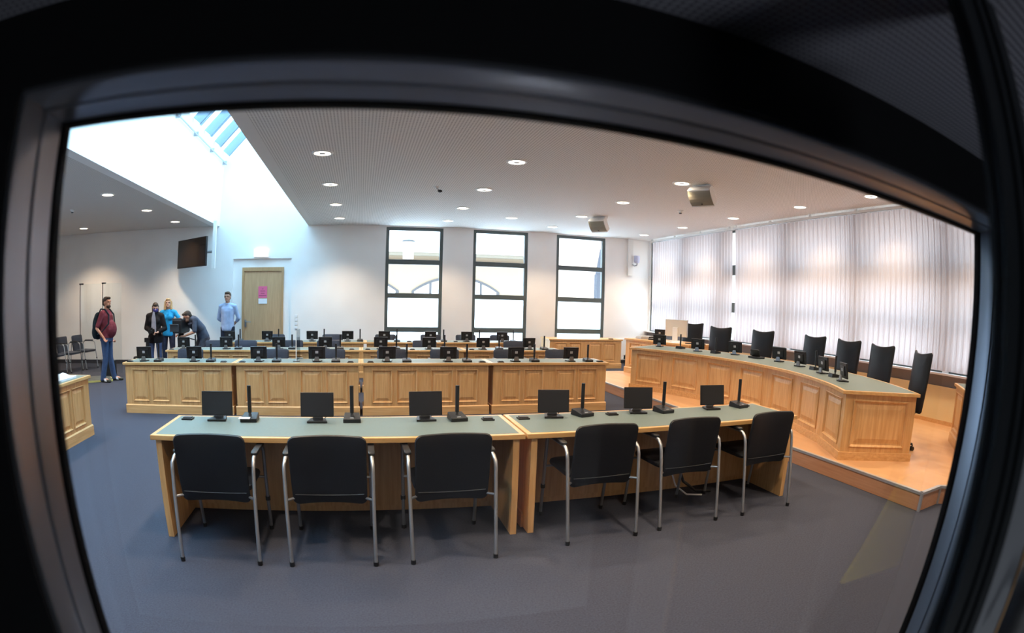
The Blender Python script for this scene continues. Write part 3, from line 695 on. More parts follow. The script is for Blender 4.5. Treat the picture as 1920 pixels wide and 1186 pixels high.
def judge_chair():
    r = thing('office_chair', '', 'chair')
    Mb = T(0, -.25, .80) @ RX(math.radians(7))
    MB().slab(.49, .72, .03, .05, curve=-.05, M=Mb, topdip=.045, taper=.06).build('backrest', M_blackfab, r, True)
    MB().slab(.50, .48, .08, .08, M=T(0, .03, .46) @ RX(PI/2)).build('seat', M_blackfab, r, True)
    MB().tube([(0, -.22, .55), (0, -.27, .44), (0, -.12, .40)], .02).build('back_strut', M_black, r, True)
    MB().lathe([(.03, .10), (.03, .25), (.02, .25), (.02, .42)], 14).build('gas_lift', M_black, r, True)
    sb = MB()
    for k in range(5):
        a = k*2*PI/5+.3; d = Vector((math.cos(a), math.sin(a), 0)); sb.tube([d*.02+Vector((0, 0, .11)), d*.29+Vector((0, 0, .075))], [.026, .015])
    st_ = sb.build('star_base', M_black, r, True)
    for k in range(5):
        a = k*2*PI/5+.3; d = Vector((math.cos(a), math.sin(a), 0))*.29
        q = MB()
        for o in (-.016, .016): q.lathe([(.024, -.008), (.027, 0), (.024, .008)], 14, T(d.x, d.y, .0275) @ RZ(a+.9) @ T(0, o, 0) @ RX(PI/2))
        q.tube([(d.x, d.y, .03), (d.x, d.y, .075)], .01); q.build('caster', M_black, st_, True)
    return freeze(r)
jc = judge_chair()
jl = ['at the far end of the bench beside the white monitor', 'second from the far end of the bench', 'third from the far end of the bench', 'at the middle of the bench', 'third from the near end of the bench', 'second from the near end of the bench', 'nearest, at the near end of the bench with its foot showing']
jp = [(7.15, 10.55), (6.60, 8.76), (6.80, 7.70), (6.88, 6.42), (6.74, 5.49), (6.42, 4.58), (6.01, 3.66)]
for k, (x, y) in enumerate(jp):
    v = Vector((x, y, 0))-BC; a = math.atan2(v.y, v.x)     # backrest sits at (x,y); chair faces the arc centre
    face = Vector((-v.x, -v.y, 0)).normalized(); rz = math.atan2(face.y, face.x)-PI/2
    if k in (4, 5): rz += .12
    if k == 6: rz += -.1
    c = Vector((x, y, PZ)) + face*.30
    lb = 'black high-backed office chair %s' % jl[k]
    if k == 0: jc.location = c; jc.rotation_euler = (0, 0, rz); jc['label'] = lb; jc['group'] = 'judges office chairs'
    else: dup(jc, c, rz, lb, 'judges office chairs')

# ------------------------------------------------------------------ desk equipment
def monitor():
    r = thing('small_monitor', '', 'monitor')
    Ms = T(0, .0, .125) @ RX(math.radians(-8))
    MB().box(-.123, .123, -.009, .012, -.085, .092, Ms).build('housing', M_black, r, bevel=.003)
    MB().box(-.115, .115, -.0105, -.009, -.078, .085, Ms).build('display', M_screen, r)
    MB().box(-.075, .075, .012, .026, -.055, .06, Ms).build('rear_cover', M_black, r, bevel=.004)
    MB().box(-.021, .021, .026, .0275, -.002, .034, Ms).build('silver_label', M_grey, r)['label'] = 'silver square label on the back'
    MB().prism([(-.045, 0), (.045, 0), (.024, .075), (-.024, .075)], -.05, -.032, RX(PI/2)).build('stand', M_steel, r)
    MB().prism([(-.075, -.05), (.075, -.05), (.055, .075), (-.055, .075)], .0, .016).build('base', M_black, r, bevel=.003)
    MB().tube([(.02, .03, .06), (.07, .06, .035), (.05, .07, .012)], .0025, 6).build('cable', M_black, r, True)
    return freeze(r)
def microphone():
    r = thing('desk_microphone', '', 'microphone')
    MB().add([(-.065, -.075, 0), (.065, -.075, 0), (.06, .075, 0), (-.06, .075, 0), (-.065, -.075, .028), (.065, -.075, .028), (.055, .07, .05), (-.055, .07, .05)],
             [(0, 3, 2, 1), (4, 5, 6, 7), (0, 1, 5, 4), (2, 3, 7, 6), (1, 2, 6, 5), (3, 0, 4, 7)]).build('base', M_black, r, bevel=.004)
    MB().lathe([(.014, .038), (.010, .055), (.010, .065)], 10).build('joint', M_dgrey, r, True)
    MB().tube([(0, 0, .06), (0, 0, .26)], .0150, 10).build('stem', M_black, r, True)
    MB().box(-.014, .014, -.060, -.048, .029, .034).build('button', M_grey, r)
    return freeze(r)
def portbox():
    r = thing('port_box', '', 'port box')
    MB().box(-.045, .045, -.035, .035, 0, .012).build('housing', M_black, r, bevel=.002)
    MB().box(-.034, .034, -.024, .024, .012, .021).build('lid', M_dgrey, r, bevel=.002)
    return freeze(r)
mon, mic, prt = monitor(), microphone(), portbox()
usedp = set()
def put(proto, x, y, z, rz, lb, gr, tilt=0):
    if proto not in usedp:
        usedp.add(proto); o = proto; o.location = (x, y, z); o.rotation_euler = (0, 0, rz); o['label'] = lb; o['group'] = gr
    else: o = dup(proto, (x, y, z), rz, lb, gr)
    if tilt:
        for ch in KIDS[proto]:
            pass
    return o
TZ = .751
seat = ['above the first chair at the left table corner', 'at the middle of the left table', 'left of the table joint', 'right of the table joint', 'at the middle of the right table', 'by the platform end of the right table']
for k, (x, y, a) in enumerate(((-1.113, 4.03, .02), (-.335, 4.0, 0), (.468, 4.03, .05), (1.461, 4.02, -.15), (2.222, 4.04, -.22), (2.99, 4.03, -.1))):
    put(mon, x, y, TZ, a, 'small monitor with dark screen, %s' % seat[k], 'monitors on the front tables')
for k, (x, y, a) in enumerate(((-.856, 4.04, 0), (-.079, 4.04, 0), (.705, 4.03, .1), (1.72, 4.05, .3), (2.47, 4.03, .2), (3.331, 4.05, .2))):
    put(mic, x, y, TZ, a, 'black upright microphone on the front tables, %s' % seat[k], 'microphones on the front tables')
for k, (x, y) in enumerate(((-1.366, 4.04), (.936, 4.0), (1.213, 4.0), (1.974, 4.02), (3.419, 4.07))):
    put(prt, x, y, TZ, 0, 'small flat black port box on the front tables, %s' % ['at the far left corner', 'just left of the table joint', 'just right of the table joint', 'between the fourth microphone and fifth monitor', 'at the platform end'][k], 'port boxes on the front tables')
tag(MB().box(-.055, .03, -.02, .02, 0, .001, T(-.875, 3.975, TZ+.031) @ RX(.15)).build('paper_slip', M_paper), 'white paper slip on the base of the first front microphone', 'paper')
xsA = [-3.39, -2.535, -1.52, -.655, .362, 1.25, 2.267, 3.146]; ksA = [-3.12, -2.255, -1.245, -.376, .642, 1.52, 2.547, 3.421]
for k in range(8):
    put(mon, xsA[k], 7.96, TZ, PI+(.12 if k == 0 else 0), 'back of small monitor on the nearest long desk row, %s from the left' % ordn[k], 'monitors on the nearest desk row')
    put(mic, ksA[k], 7.93, TZ, .0, 'black upright microphone on the nearest long desk row, %s from the left' % ordn[k], 'microphones on the nearest desk row')
for k, x in enumerate((-3.60, -2.04, -1.75, -.165, .12, 1.733, 2.01, 3.60)):
    put(prt, x, 7.86, TZ, 0, 'flat black port box on the nearest long desk row, %s from the left' % ordn[k], 'port boxes on the nearest desk row')
xsB = [-3.389, -2.531, -1.524, -.667, .336, 1.212, 2.211, 3.092]; ksB = [-3.142, -2.286, -1.275, -.395, .618, 1.494, 2.51, 3.389]
for k in range(8):
    put(mon, xsB[k], 9.98, TZ, PI+(.1 if k in (0, 7) else 0), 'back of small black monitor on the middle desk row, %s from the left' % ordn[k], 'monitors on the middle desk row')
    put(mic, ksB[k], 9.96, TZ, 0, 'black upright microphone on the middle desk row, %s from the left' % ordn[k], 'microphones on the middle desk row')
for k, x in enumerate((-3.60, -.183, .102, .898, 1.973, 3.568)):
    put(prt, x, 9.86, TZ, 0, 'flat black port box on the middle desk row, %s from the left' % ordn[k], 'port boxes on the middle desk row')
xsC = [-2.919, -2.065, -1.076, -.309, .474, 1.469, 2.256, 3.046]; ksC = [-2.677, -1.811, -.816, -.044, .746, 1.749, 2.536, 3.30]
for k in range(8):
    put(mon, xsC[k], 11.85, TZ, PI, 'back of small black monitor on the farthest desk row, %s from the left' % ordn[k], 'monitors on the farthest desk row')
    put(mic, ksC[k], 11.83, TZ, 0, 'black upright microphone on the farthest desk row, %s from the left' % ordn[k], 'microphones on the farthest desk row')
for k, x in enumerate((1.0, 2.0)):
    put(prt, x, 11.75, TZ, 0, 'flat black port box on the farthest desk row, %s one' % ['left', 'right'][k], 'port boxes on the farthest desk row')
ac = thing('acrylic_divider', 'clear acrylic divider standing between seats on the nearest desk row', 'divider', (-.955, 8.12, TZ))
MB().box(-.004, .004, -.20, .30, .01, .44).build('sheet', M_acrylgrey, ac)
MB().box(-.006, .006, -.205, -.195, .01, .44).build('edge', M_white, ac)
MB().box(-.05, .05, -.19, -.13, 0, .012).build('foot', M_steel, ac); MB().box(-.05, .05, .2, .26, 0, .012).build('foot', M_steel, ac)
# bench equipment
BZ = PZ+HB+.001
def bput(proto, r, a_deg, rz, lb, gr):
    a = math.radians(a_deg); p = BC+ap(r, a); put(proto, p.x, p.y, BZ, rz, lb, gr)
def polar(x, y): v = Vector((x, y, 0))-BC; return v.length, math.degrees(math.atan2(v.y, v.x))
bm_ = [(5.30, 8.92), (5.53, 7.98), (5.92, 7.40), (5.97, 6.32), (5.83, 5.70), (5.53, 4.95), (5.17, 4.27)]
for k, (x, y) in enumerate(bm_):
    rr, aa = polar(x, y); rr = min(rr, 5.30)
    ang_ = math.radians(aa)
    # screens face outward from the arc centre
    bput(mon, rr, aa, ang_+PI/2+(.3, .3, .35, .4, .1, 0, -.1)[k], 'small black monitor on the curved bench, %s from the far end' % ordn[k], 'monitors on the curved bench')
for k, (x, y) in enumerate(((5.50, 8.50), (5.66, 7.62), (5.76, 5.31), (5.41, 4.62))):
    rr, aa = polar(x, y); bput(mic, min(rr, 5.3), aa, math.radians(aa)+PI/2, 'black upright microphone on the curved bench, %s from the far end' % ordn[k], 'microphones on the curved bench')
for k, (x, y) in enumerate(((5.98, 6.83),)):
    rr, aa = polar(x, y); rr = 5.2
    r = thing('desk_phone', 'wide black device base on the curved bench under the third chair', 'telephone', BC+ap(rr, math.radians(aa))+Vector((0, 0, BZ)), math.radians(aa)+PI/2)
    MB().prism([(-.13, -.08), (.13, -.08), (.11, .08), (-.11, .08)], 0, .03).build('base', M_black, r, bevel=.006); MB().slab(.2, .12, .02, .02, M=T(0, .02, .085)@RX(-.4)).build('panel', M_black, r, True)
# clerk desk items
CZ = PZ+.75
wm = thing('white_monitor', 'white monitor seen from behind on the clerk desk', 'monitor', (6.38, 10.05, CZ), math.radians(-60+180))
MB().box(-.27, .27, -.02, .02, .10, .46).build('housing', M_grey, wm, bevel=.01); wm_c = MB().box(-.26, .26, .02, .024, .11, .45).build('rear_cover', mat('beige_plastic', rgb(222, 216, 204), .5), wm)
MB().box(-.06, .06, .03, .07, 0, .30).build('stand', M_white, wm, bevel=.01); MB().box(-.12, .12, -.08, .12, 0, .015).build('base', M_white, wm, bevel=.004)
put(mon, 6.36, 10.70, CZ, PI-.9, 'small black monitor beside papers at the far end of the clerk desk', 'monitors on the clerk desk')
tag(MB().box(-.17, .17, -.12, .12, 0, .05).box(-.15, .16, -.11, .11, .05, .065).build('paper_tray', M_grey, loc=(5.99, 10.72, CZ), bevel=.003), 'grey document tray with papers at the corner of the clerk desk', 'tray')
ph = thing('desk_telephone', 'black telephone beside the document tray on the clerk desk', 'telephone', (6.02, 10.40, CZ), .6)
MB().box(-.08, .08, -.09, .09, 0, .03).build('base', M_black, ph, bevel=.006); MB().tube([(-.055, -.08, .05), (-.055, 0, .062), (-.055, .08, .05)], .016).build('handset', M_black, ph, True)
tag(MB().box(-.105, .105, -.15, .15, 0, .012).build('document_sheet', M_paper, loc=(6.12, 9.70, CZ)), 'white sheets lying on the clerk desk near the white monitor', 'paper')
kb = tag(MB().box(-.22, .22, -.07, .07, 0, .02).build('keyboard', M_black, loc=(6.36, 9.62-.35, CZ), bevel=.004), 'black keyboard on the clerk desk behind the bench', 'keyboard'); kb.rotation_euler = (0, 0, -1.3)
tag(MB().box(-.06, .06, -.03, .03, 0, .02).build('remote_control', M_black, loc=(6.25, 13.02, .75), bevel=.003), 'small black remote control on the low cabinet', 'remote control')
# papers on the left desk
pc = MB(); n = 9
vs = []
for i in range(n):
    for j in range(n): vs.append((-.22+.44*i/(n-1), -.3+.6*j/(n-1), .02+.035*random.random()*(1-abs(i-4)/5)))
fs = [(i*n+j, (i+1)*n+j, (i+1)*n+j+1, i*n+j+1) for i in range(n-1) for j in range(n-1)]
pc.add(vs, fs); k0 = len(pc.v)
pc.add([(x, y, 0) for x, y, z in vs], [tuple(reversed(f)) for f in fs])
for i in range(n-1):
    for a, b in (((i*n), (i+1)*n), (((i+1)*n+n-1), (i*n+n-1))): pc.f.append((a, b, b+k0, a+k0))
    for a, b in ((i+1, i), ((n-1)*n+i, (n-1)*n+i+1)): pc.f.append((a, b, b+k0, a+k0))
tag(pc.build('crumpled_papers', M_paper, None, True, loc=(-3.86, 5.85, TZ)), 'crumpled white papers lying on the left side desk', 'papers')
# cables under the right table
tag(MB().tube([(2.55, 3.98, .30), (2.62, 3.95, .10), (2.72, 3.90, .02), (2.86, 3.86, .012)], .008).build('white_cable', M_white, None, True), 'white cable hanging under the right front table', 'cable')
tag(MB().tube([(2.62, 4.0, .36), (2.72, 3.98, .12), (2.84, 3.94, .03), (3.0, 3.92, .014)], .014).build('black_cable', M_black, None, True), 'black cable bundle hanging under the right front table', 'cable')

# ------------------------------------------------------------------ left area: clear screens, cases, floor plates
for k, (x, y, wd, l) in enumerate(((-6.51, 11.3, .58, 'clear floor-standing screen in front of the waiting chairs'), (-5.89, 11.32, .50, 'clear floor-standing screen behind the man with the backpack'))):
    r = thing('clear_screen', l, 'screen', (x, y, 0), 0, 'clear floor-standing screens')
    MB().box(0, wd, -.004, .004, .12, 2.04).build('sheet', M_acryl, r)
    MB().tube([(0, -.012, 0), (0, -.012, 2.04)], .009).build('pole', M_dgrey, r, True)
    MB().box(-.02, .07, -.03, .03, 2.03, 2.06).build('clamp', M_black, r)
    MB().box(-.02, .2, -.16, .16, 0, .012).build('foot_plate', M_dgrey, r)
tag(MB().box(-.16, .16, -.12, .12, .015, .36).box(-.13, -.10, -.13, -.12, .1, .3).build('equipment_case', M_black, loc=(-5.88, 11.55, 0), bevel=.01), 'black equipment case standing behind the man with the backpack', 'case')
tag(MB().box(-.10, .10, -.09, .09, 0, .40).build('black_bag', M_blackfab, loc=(-5.32, 12.1, 0), bevel=.03), 'upright black bag near the end of the nearest desk row', 'bag')
pm = thing('floor_plate', 'dark floor plate with yellow edge beside the man with the backpack', 'mat', (-6.15, 10.95, 0), .55)
MB().box(-.55, .55, -.40, .40, 0, .035).build('plate', noisy(mat('plate_grey', rgb(84, 88, 86), .7), rgb(74, 78, 78), rgb(94, 98, 94), (1, 1, 1), 6), pm)
MB().box(-.55, .56, -.415, -.40, 0, .037).box(.55, .565, -.40, .1, 0, .037).build('yellow_edge', mat('faded_yellow', rgb(190, 184, 110), .8), pm)

# ------------------------------------------------------------------ people
SKIN = noisy(mat('skin', rgb(206, 158, 134), .55), rgb(198, 150, 126), rgb(214, 168, 144), (1, 1, 1), 8)
SKINT = noisy(mat('tanned_skin', rgb(188, 132, 106), .55), rgb(180, 124, 98), rgb(196, 142, 116), (1, 1, 1), 8)
def cloth(name, c, v=8):
    r, g, b = c; return noisy(mat(name, rgb(*c), .85, spec=.2), rgb(max(0, r-v), max(0, g-v), max(0, b-v)), rgb(min(255, r+v), min(255, g+v), min(255, b+v)), (1, 1, 1), 14, 3, .3, .008)
def skinned(mb, name, material, parent, vox=.009, sm=4):
    o = mb.build(name, material, parent)
    rm = o.modifiers.new('remesh', 'REMESH'); rm.mode = 'VOXEL'; rm.voxel_size = vox; rm.use_smooth_shade = True
    s = o.modifiers.new('smooth', 'SMOOTH'); s.factor = .5; s.iterations = sm
    return o
def hand(mb, wpos, d, n, curl=.35, flip=1):
    d = Vector(d).normalized(); n = Vector(n); n = (n-d*n.dot(d)).normalized(); s = d.cross(n)*flip
    w0 = Vector(wpos); 
    for t in (-.022, 0, .022): mb.caps(w0+s*t*.6, .017, w0+d*.08+s*t, .013)
    for i, (o, l) in enumerate(((-.032, .068), (-.011, .078), (.011, .073), (.031, .056))):
        a = w0+d*.082+s*o; b = a+(d*math.cos(curl)+n*math.sin(curl))*l*.5; c = b+(d*math.cos(curl*2.4)+n*math.sin(curl*2.4))*l*.5
        mb.caps(a, .0092, b, .0085); mb.caps(b, .0085, c, .0072)
    a = w0+d*.02-s*.024; b = a+(d*.6-s*.7+n*.3)*.042; c = b+(d*.85-s*.2+n*.45)*.032
    mb.caps(a, .012, b, .010); mb.caps(b, .010, c, .008)
def person(name, label, loc, rz, h, J, look, skin=SKIN, sleeve=.45, hair=None, shirt=None, trousers=None, shoe=M_black, build_=1.0, belly=0, long_hair=False, beard=None, shirt_len=0, jacket=None, curl=.4, female=False, lean_head=0):
    """faces local -Y. J: overrides for joints as fractions of the height"""
    r = thing('person', label, 'person', loc, rz)
    j = dict(pel=(0, 0, .53), wst=(0, -.005, .61), chs=(0, .0, .74), nck=(0, .005, .845), hed=(0, -.012, .925),
             shl=(.098, .005, .798), shr=(-.098, .005, .798), ell=(.128, .015, .625), elr=(-.128, .015, .625), wrl=(.14, -.02, .49), wrr=(-.14, -.02, .49),
             hil=(.052, 0, .52), hir=(-.052, 0, .52), knl=(.062, -.01, .285), knr=(-.062, -.01, .285), anl=(.068, .012, .045), anr=(-.068, .012, .045), tol=(.075, -.10, .018), tor=(-.075, -.10, .018),
             hdl=(.0, -.1, -1), hdr=(0, -.1, -1), hnl=(0, -1, 0), hnr=(0, -1, 0))
    j.update(J)
    q = {k: Vector(v)*h if not k.startswith('h') or k in ('hed', 'hil', 'hir') else Vector(v) for k, v in j.items()}
    B = build_; H = h/1.75
    def torso(mb, g, low=.05):
        S = (q['shl']+q['shr'])/2; ax = (q['wst']-q['pel']).normalized()
        hip = .165 if female else .155; wa = .118 if female else .143; ch = .142 if female else .160
        pts = [q['pel']-ax*low*H, q['pel']-ax*.02, q['pel'].lerp(q['wst'], .55), q['wst']+ax*.03, q['chs'], q['chs'].lerp(S, .6), S+ax*.005, q['nck']-(q['nck']-S)*.3]
        rr_ = [(hip*.97, .112), (hip, .115), (wa*1.08, .102), (wa, .098), (ch, .112), (ch*1.02, .105), (ch*.84, .082), (.062, .058)]
        mb.loft(pts, [(a*B*H+g, b*B*H+g) for a, b in rr_])
        for s_ in 'lr': mb.caps(q['sh'+s_], .046*H+g, S.lerp(q['nck'], .45), .052*H+g)
        if belly: mb.ell(q['wst']+Vector((0, -.10*belly, .01)), (.150*H+g, .115*belly+.02+g, .17*H+g), 16)
        if female:
            for s in (-1, 1): mb.ell(q['chs']+Vector((s*.06, -.085, -.01))*H, (.055*H+g, .045*H+g, .055*H+g), 12)
    def arm(mb, s, g, a=0, b=1.0):
        S, E, W_ = q['sh'+s], q['el'+s], q['wr'+s]
        if b >= .5: mb.caps(S, .047*H*B**.5+g, E, .036*H+g)
        else: mb.caps(S, .047*H*B**.5+g, S.lerp(E, b*2), .042*H+g)
        if b > .5: mb.caps(E, .036*H+g, E.lerp(W_, (b-.5)*2), (.036-.011*(b-.5)*2)*H+g)
    body = MB(); torso(body, 0)
    for s in 'lr':
        arm(body, s, 0); body.caps(q['hi'+s], .078*H*B**.5, q['kn'+s], .052*H); body.caps(q['kn'+s], .052*H, q['an'+s], .034*H); body.caps(q['an'+s], .034*H, q['to'+s], .028*H)
        body.caps(q['kn'+s].lerp(q['an'+s], .15)+Vector((0, .012, 0)), .052*H, q['kn'+s].lerp(q['an'+s], .45)+Vector((0, .014, 0)), .045*H)
        hand(body, q['wr'+s], q['hd'+s], q['hn'+s], curl, 1 if s == 'l' else -1)
    body.caps(q['nck']-Vector((0, 0, .02)), .055*H, q['hed']-Vector((0, 0, .03)), .050*H)
    # head, oriented by look (yaw, pitch)
    R = RZ(look[0]) @ RX(look[1]); c = q['hed']
    hm = lambda v: c + (R @ Vector(v))*H
    body.ell(c+R @ Vector((0, .012, .02))*H, (.074*H, .094*H, .096*H), 18, R.to_3x3().to_4x4()); body.ell(hm((0, -.022, -.045)), (.056*H, .066*H, .068*H), 16, R)
    body.caps(hm((0, -.088, .006)), .010*H, hm((0, -.104, -.022)), .014*H)
    for s in (-1, 1): body.ell(hm((s*.074, .01, -.005)), (.011*H, .020*H, .032*H), 10, R)
    body.caps(hm((-.045, -.078, .03)), .012*H, hm((.045, -.078, .03)), .012*H)
    body.ell(hm((0, -.068, -.085)), (.026*H, .02*H, .02*H), 10, R)
    skinned(body, 'body', skin, r)
    for s in (-1, 1):
        e = MB().ell(hm((s*.031, -.083, .012)), (.012*H, .008*H, .006*H), 8, R).build('eye', M_black, r)
    MB().ell(hm((0, -.086, -.050)), (.024*H, .008*H, .006*H), 10, R).build('mouth', mat('lips', rgb(160, 92, 84), .6), r)
    if hair:
        hb = MB(); hb.ell(hm((0, .026, .042)), (.081*H, .094*H, .086*H), 18, R)
        hb.ell(hm((0, -.05, .088)), (.062*H, .045*H, .030*H), 14, R)
        hb.ell(hm((0, .068, -.01)), (.066*H, .05*H, .075*H), 14, R)
        if long_hair:
            for s in (-1, 1): hb.caps(hm((s*.072, .015, .03)), .034*H, hm((s*.08, .012, -.13)), .036*H)
            hb.caps(hm((-.05, .07, 0)), .05*H, hm((-.05, .075, -.15)), .035*H); hb.caps(hm((.05, .07, 0)), .05*H, hm((.05, .075, -.15)), .035*H)
        skinned(hb, 'hair', hair, r, .009, 2)
    if beard:
        bb = MB().ell(hm((0, -.042, -.082)), (.056*H, .056*H, .042*H), 14, R); skinned(bb, 'beard', beard, r, .009, 2)
    if trousers:
        tb = MB(); g = .013; tb.loft([q['pel']-(q['wst']-q['pel']).normalized()*.09*H, q['pel'], q['pel'].lerp(q['wst'], .5)], [((.165 if female else .155)*B*H+g, .112*B*H+g), ((.168 if female else .158)*B*H+g, .115*B*H+g), (.14*B*H+g, .105*B*H+g)])
        for s in 'lr':
            tb.caps(q['hi'+s], .080*H*B**.5+g, q['kn'+s], .054*H+g); tb.caps(q['kn'+s], .054*H+g, q['an'+s]+Vector((0, -.012, -.008)), .050*H+g)
        skinned(tb, 'trousers', trousers, r, .011, 3)
    if shirt:
        sb = MB(); torso(sb, .020, .07 if shirt_len else .01)
        for s in 'lr': arm(sb, s, .013, 0, sleeve)
        skinned(sb, 'shirt', shirt, r, .010, 4)
    if jacket:
        jb = MB(); torso(jb, .034, .16)
        for s in 'lr': arm(jb, s, .024, 0, .86)
        o = skinned(jb, 'cardigan', jacket, r, .012, 3)
    for s in 'lr':
        A, Tt = q['an'+s], q['to'+s]
        z = .035
        fb_ = MB().caps((A.x, A.y+.02, z+.006), .040*H, (Tt.x, Tt.y-.005, z-.004), .034*H).caps((A.x, A.y+.01, z+.04), .04*H, (A.x, A.y-.02, z+.02), .04*H)
        skinned(fb_, 'shoe', shoe, r, .009, 3)
    return r, q, hm, R
HAIRB = noisy(mat('dark_brown_hair', rgb(48, 36, 28), .7), rgb(36, 26, 20), rgb(62, 46, 36), (1, 1, 1), 40)
HAIRBL = noisy(mat('blonde_hair', rgb(196, 158, 110), .6), rgb(176, 138, 92), rgb(214, 180, 132), (1, 1, 1), 40)
DENIM = cloth('blue_denim', (58, 78, 112)); 
# man with backpack, facing right
r, q, hm, R = person('person', 'bearded man in maroon t-shirt and jeans with a dark backpack, standing in profile', (-5.55, 10.85, 0), PI/2-.05, 1.76,
    dict(elr=(-.155, .055, .63), wrr=(-.13, -.03, .52), ell=(.13, .04, .63), wrl=(.11, -.02, .50), hdr=(.3, -.5, -.8), hdl=(-.2, -.5, -.8),
         anl=(.10, -.03, .045), tol=(.12, -.14, .018), anr=(-.08, .04, .045), tor=(-.085, -.07, .018)), (-.25, -.05), SKINT, .42, HAIRB,
    cloth('maroon_cotton', (104, 46, 58)), DENIM, mat('dark_trainers', rgb(60, 58, 46), .7), 1.12, .95, beard=HAIRB, curl=.9)
for s in 'lr':
    a, t = q['an'+s], q['to'+s]
    m_ = a.lerp(t, .55)
    MB().box(-.045, .045, -.008, .008, -.03, .03, T(m_.x, m_.y, .05) @ RX(-.5)).box(-.045, .045, -.008, .008, -.03, .03, T(m_.x, m_.y+.03, .055) @ RX(-.5)).build('white_stripes', M_paper, r)
bpk = thing('backpack', 'dark teal backpack worn by the man in the maroon t-shirt', 'backpack', (-5.55, 10.85, 0), PI/2-.05)
M_teal = cloth('dark_teal_nylon', (26, 42, 52), 5)
bb = MB().ell((0, .235, 1.13), (.17, .11, .27), 18).ell((0, .22, 1.30), (.14, .08, .14), 16).ell((0, .30, 1.02), (.13, .07, .15), 14); skinned(bb, 'bag_body', M_teal, bpk, .012, 4)
for s in (-1, 1): MB().tube([(s*.11, .17, 1.36), (s*.115, .08, 1.50), (s*.115, -.03, 1.49), (s*.115, -.135, 1.38), (s*.14, -.14, 1.2), (s*.18, .0, 1.05), (s*.15, .15, .98)], .016).build('strap', M_teal, bpk, True)
# woman with mask and photo camera
r, q, hm, R = person('person', 'woman in black cardigan and purple face mask holding a photo camera', (-4.82, 12.05, 0), .15, 1.62,
    dict(elr=(-.14, .01, .64), wrr=(-.045, -.12, .60), ell=(.15, .01, .63), wrl=(.06, -.13, .58), hdr=(.9, -.5, .1), hdl=(-.6, -.8, .1), hnr=(0, 0, -1), hnl=(0, 0, -1), hed=(.012, -.025, .915)), (.3, .28), SKIN, .5, HAIRB,
    cloth('pale_blouse', (196, 190, 196)), cloth('faded_denim', (78, 92, 128)), M_black, .98, jacket=cloth('black_knit', (30, 26, 28), 5), female=True, curl=.9)
hb = MB()
for s_ in (-1, 1): hb.caps(hm((s_*.066, .02, .03)), .026, hm((s_*.070, .02, -.10)), .020)
hb.ell(hm((0, -.058, .068)), (.052, .030, .030), 12, R)
skinned(hb, 'side_hair', noisy(mat('brown_long_hair', rgb(86, 64, 52), .7), rgb(70, 52, 42), rgb(104, 80, 64), (1, 1, 1), 40), r, .009, 2)
fm = MB().ell(hm((0, -.055, -.045)), (.064, .056, .052), 16, R); skinned(fm, 'face_mask', cloth('purple_fabric', (72, 66, 130), 6), r, .009, 3)
mw = r.matrix_basis
pc_ = thing('photo_camera', 'black photo camera held at the waist by the woman with the mask', 'camera', (-4.80, 11.76, .98), .15)
MB().box(-.075, .075, -.03, .03, -.05, .045).box(-.03, .03, -.03, .03, .045, .075).build('camera_body', M_black, pc_, bevel=.006); MB().lathe([(.035, 0), (.038, .07), (.042, .12)], 16, T(0, -.03, -.01) @ RX(PI/2)).build('lens', M_black, pc_, True)
MB().loft([(0, -.15, 1.40), (0, -.155, 1.25), (0, -.15, 1.05), (0, -.15, .92)], [(.02, .008), (.05, .01), (.06, .01), (.055, .01)]).build('blouse_front', cloth('grey_blouse', (150, 146, 156)), r)
pc2 = thing('hip_camera', 'second camera with long lens hanging at the hip of the woman with the mask', 'camera', (-4.96, 11.88, .78), .1)
MB().box(-.07, .07, -.03, .03, -.05, .05).build('camera_body', M_black, pc2, bevel=.006); MB().lathe([(.04, 0), (.045, .10), (.05, .16)], 16, T(0, 0, -.04) @ RX(PI)).build('lens', M_black, pc2, True)
MB().tube([(.05, .0, .06), (.12, .02, .3), (.17, .06, .62), (.10, .1, .72)], .009).build('strap', M_black, pc2, True)
# blonde woman
r, q, hm, R = person('person', 'blonde woman in turquoise t-shirt resting her arm on the video camera', (-4.66, 12.55, 0), .1, 1.70,
    dict(ell=(.175, -.02, .715), wrl=(.245, -.08, .70), hdl=(.7, -.6, .0), hnl=(0, 0, -1), elr=(-.14, .03, .64), wrr=(-.10, -.06, .56)), (.15, -.12), SKIN, .40, HAIRBL,
    cloth('turquoise_cotton', (40, 150, 206)), cloth('dark_jeans', (62, 66, 86)), M_black, .95, long_hair=True, female=True, shirt_len=1)
# cameraman bending behind the camera
r, q, hm, R = person('person', 'dark-haired man in grey t-shirt bending over behind the video camera', (-3.80, 12.35, 0), -.9, 1.78,
    dict(pel=(.0, .06, .45), wst=(0, .03, .53), chs=(0, -.075, .635), nck=(0, -.135, .70), hed=(0, -.17, .715), shl=(.11, -.10, .675), shr=(-.11, -.10, .675),
         ell=(.14, -.12, .53), elr=(-.14, -.13, .53), wrl=(.07, -.24, .48), wrr=(-.07, -.25, .49), hdl=(-.4, -.9, 0), hdr=(.4, -.9, 0), hnl=(0, 0, -1), hnr=(0, 0, -1),
         hil=(.052, .06, .44), hir=(-.052, .06, .44), knl=(.08, -.03, .26), knr=(-.08, -.03, .26), anl=(.08, .07, .045), anr=(-.08, .07, .045), tol=(.09, -.03, .018), tor=(-.09, -.03, .018)), (-.3, .5), SKINT, .45, HAIRB,
    cloth('charcoal_cotton', (74, 80, 96)), cloth('grey_trousers', (66, 64, 72)), M_black, 1.1)
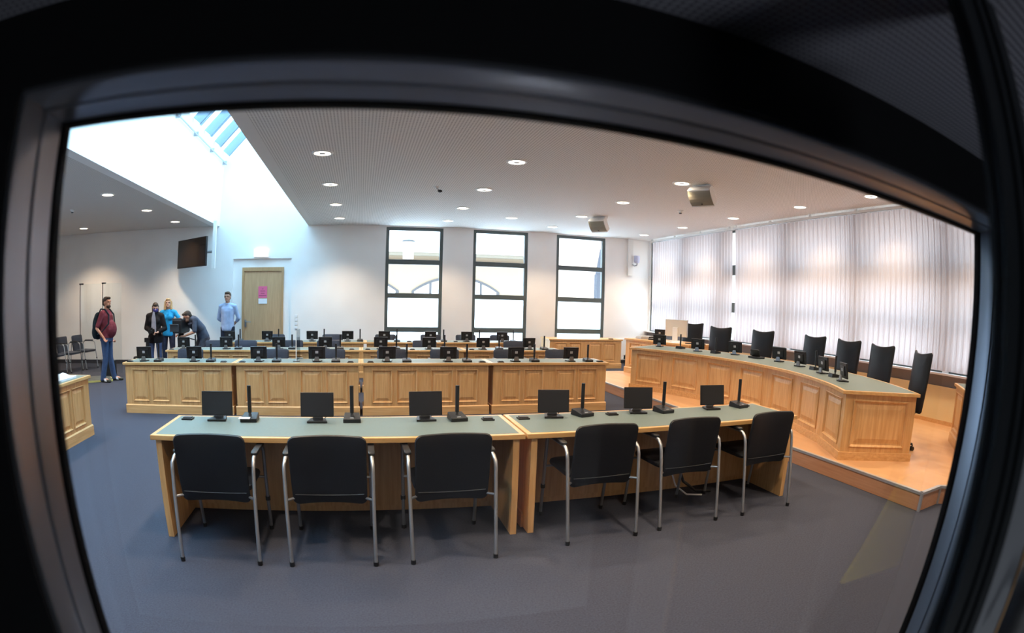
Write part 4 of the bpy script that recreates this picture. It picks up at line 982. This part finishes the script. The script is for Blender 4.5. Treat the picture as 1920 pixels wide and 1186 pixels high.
# man in light blue shirt with hands behind his back
r, q, hm, R = person('person', 'young man in light blue shirt and glasses standing with hands behind back', (-3.33, 13.3, 0), -.1, 1.84,
    dict(ell=(.148, .035, .645), elr=(-.148, .035, .645), wrl=(.05, .10, .555), wrr=(-.05, .11, .56), hdl=(-.8, .1, -.5), hdr=(.8, .1, -.5)), (.05, .0), SKIN, .66, noisy(mat('brown_hair', rgb(84, 62, 46), .7), rgb(70, 50, 38), rgb(98, 74, 56), (1, 1, 1), 40),
    cloth('light_blue_cotton', (164, 182, 216)), cloth('navy_trousers', (36, 44, 62)), M_black, .96, shirt_len=1)
MB().prism([(-.035, 0), (0, -.05), (.035, 0), (0, .012)], -.01, .01, T(0, q['nck'].y-.085, q['nck'].z-.012) @ RX(PI/2)).build('collar', cloth('collar_blue', (176, 192, 222)), r)
gl = MB()
for s in (-1, 1): gl.tube([hm((s*.034+.024*math.cos(a), -.098, .010+.016*math.sin(a))) for a in [k*PI/5 for k in range(10)]], .0022, 5, True); gl.tube([hm((s*.058, -.096, .012)), hm((s*.078, .0, .008))], .0022, 5)
gl.tube([hm((-.01, -.1, .014)), hm((.01, -.1, .014))], .0022, 5).build('glasses', M_black, r)
# video camera on tripod
vc = thing('video_camera', 'black shoulder video camera on a tripod between the women and the bending man', 'camera', (-4.18, 12.12, 0), 0)
MB().box(-.11, .11, -.30, .30, .92, 1.20).build('camera_body', M_black, vc, bevel=.012)
MB().box(-.13, .12, -.26, .12, 1.20, 1.235).box(-.12, .10, -.28, -.24, 1.13, 1.25).build('handle', M_dgrey, vc, bevel=.006)
MB().lathe([(.055, 0), (.06, .12), (.075, .2)], 18, T(-.02, -.28, 1.05) @ RX(PI/2)).build('lens', M_black, vc, True)
MB().box(-.10, .10, -.50, -.46, .97, 1.12).box(-.10, .10, -.56, -.46, 1.12, 1.13).build('lens_hood', M_dgrey, vc)
MB().box(-.09, .09, .3, .42, .93, 1.15).build('battery', M_dgrey, vc, bevel=.01)
MB().lathe([(.07, .78), (.075, .84), (.06, .92)], 16).build('tripod_head', M_black, vc, True)
for k in range(3):
    a = k*2*PI/3+.5; MB().tube([(0, 0, .84), (.38*math.cos(a), .38*math.sin(a), .01)], [.024, .018]).build('tripod_leg', M_black, vc, True)
MB().tube([(0, 0, .84), (.30, .25, .74)], .011).build('pan_handle', M_black, vc, True)
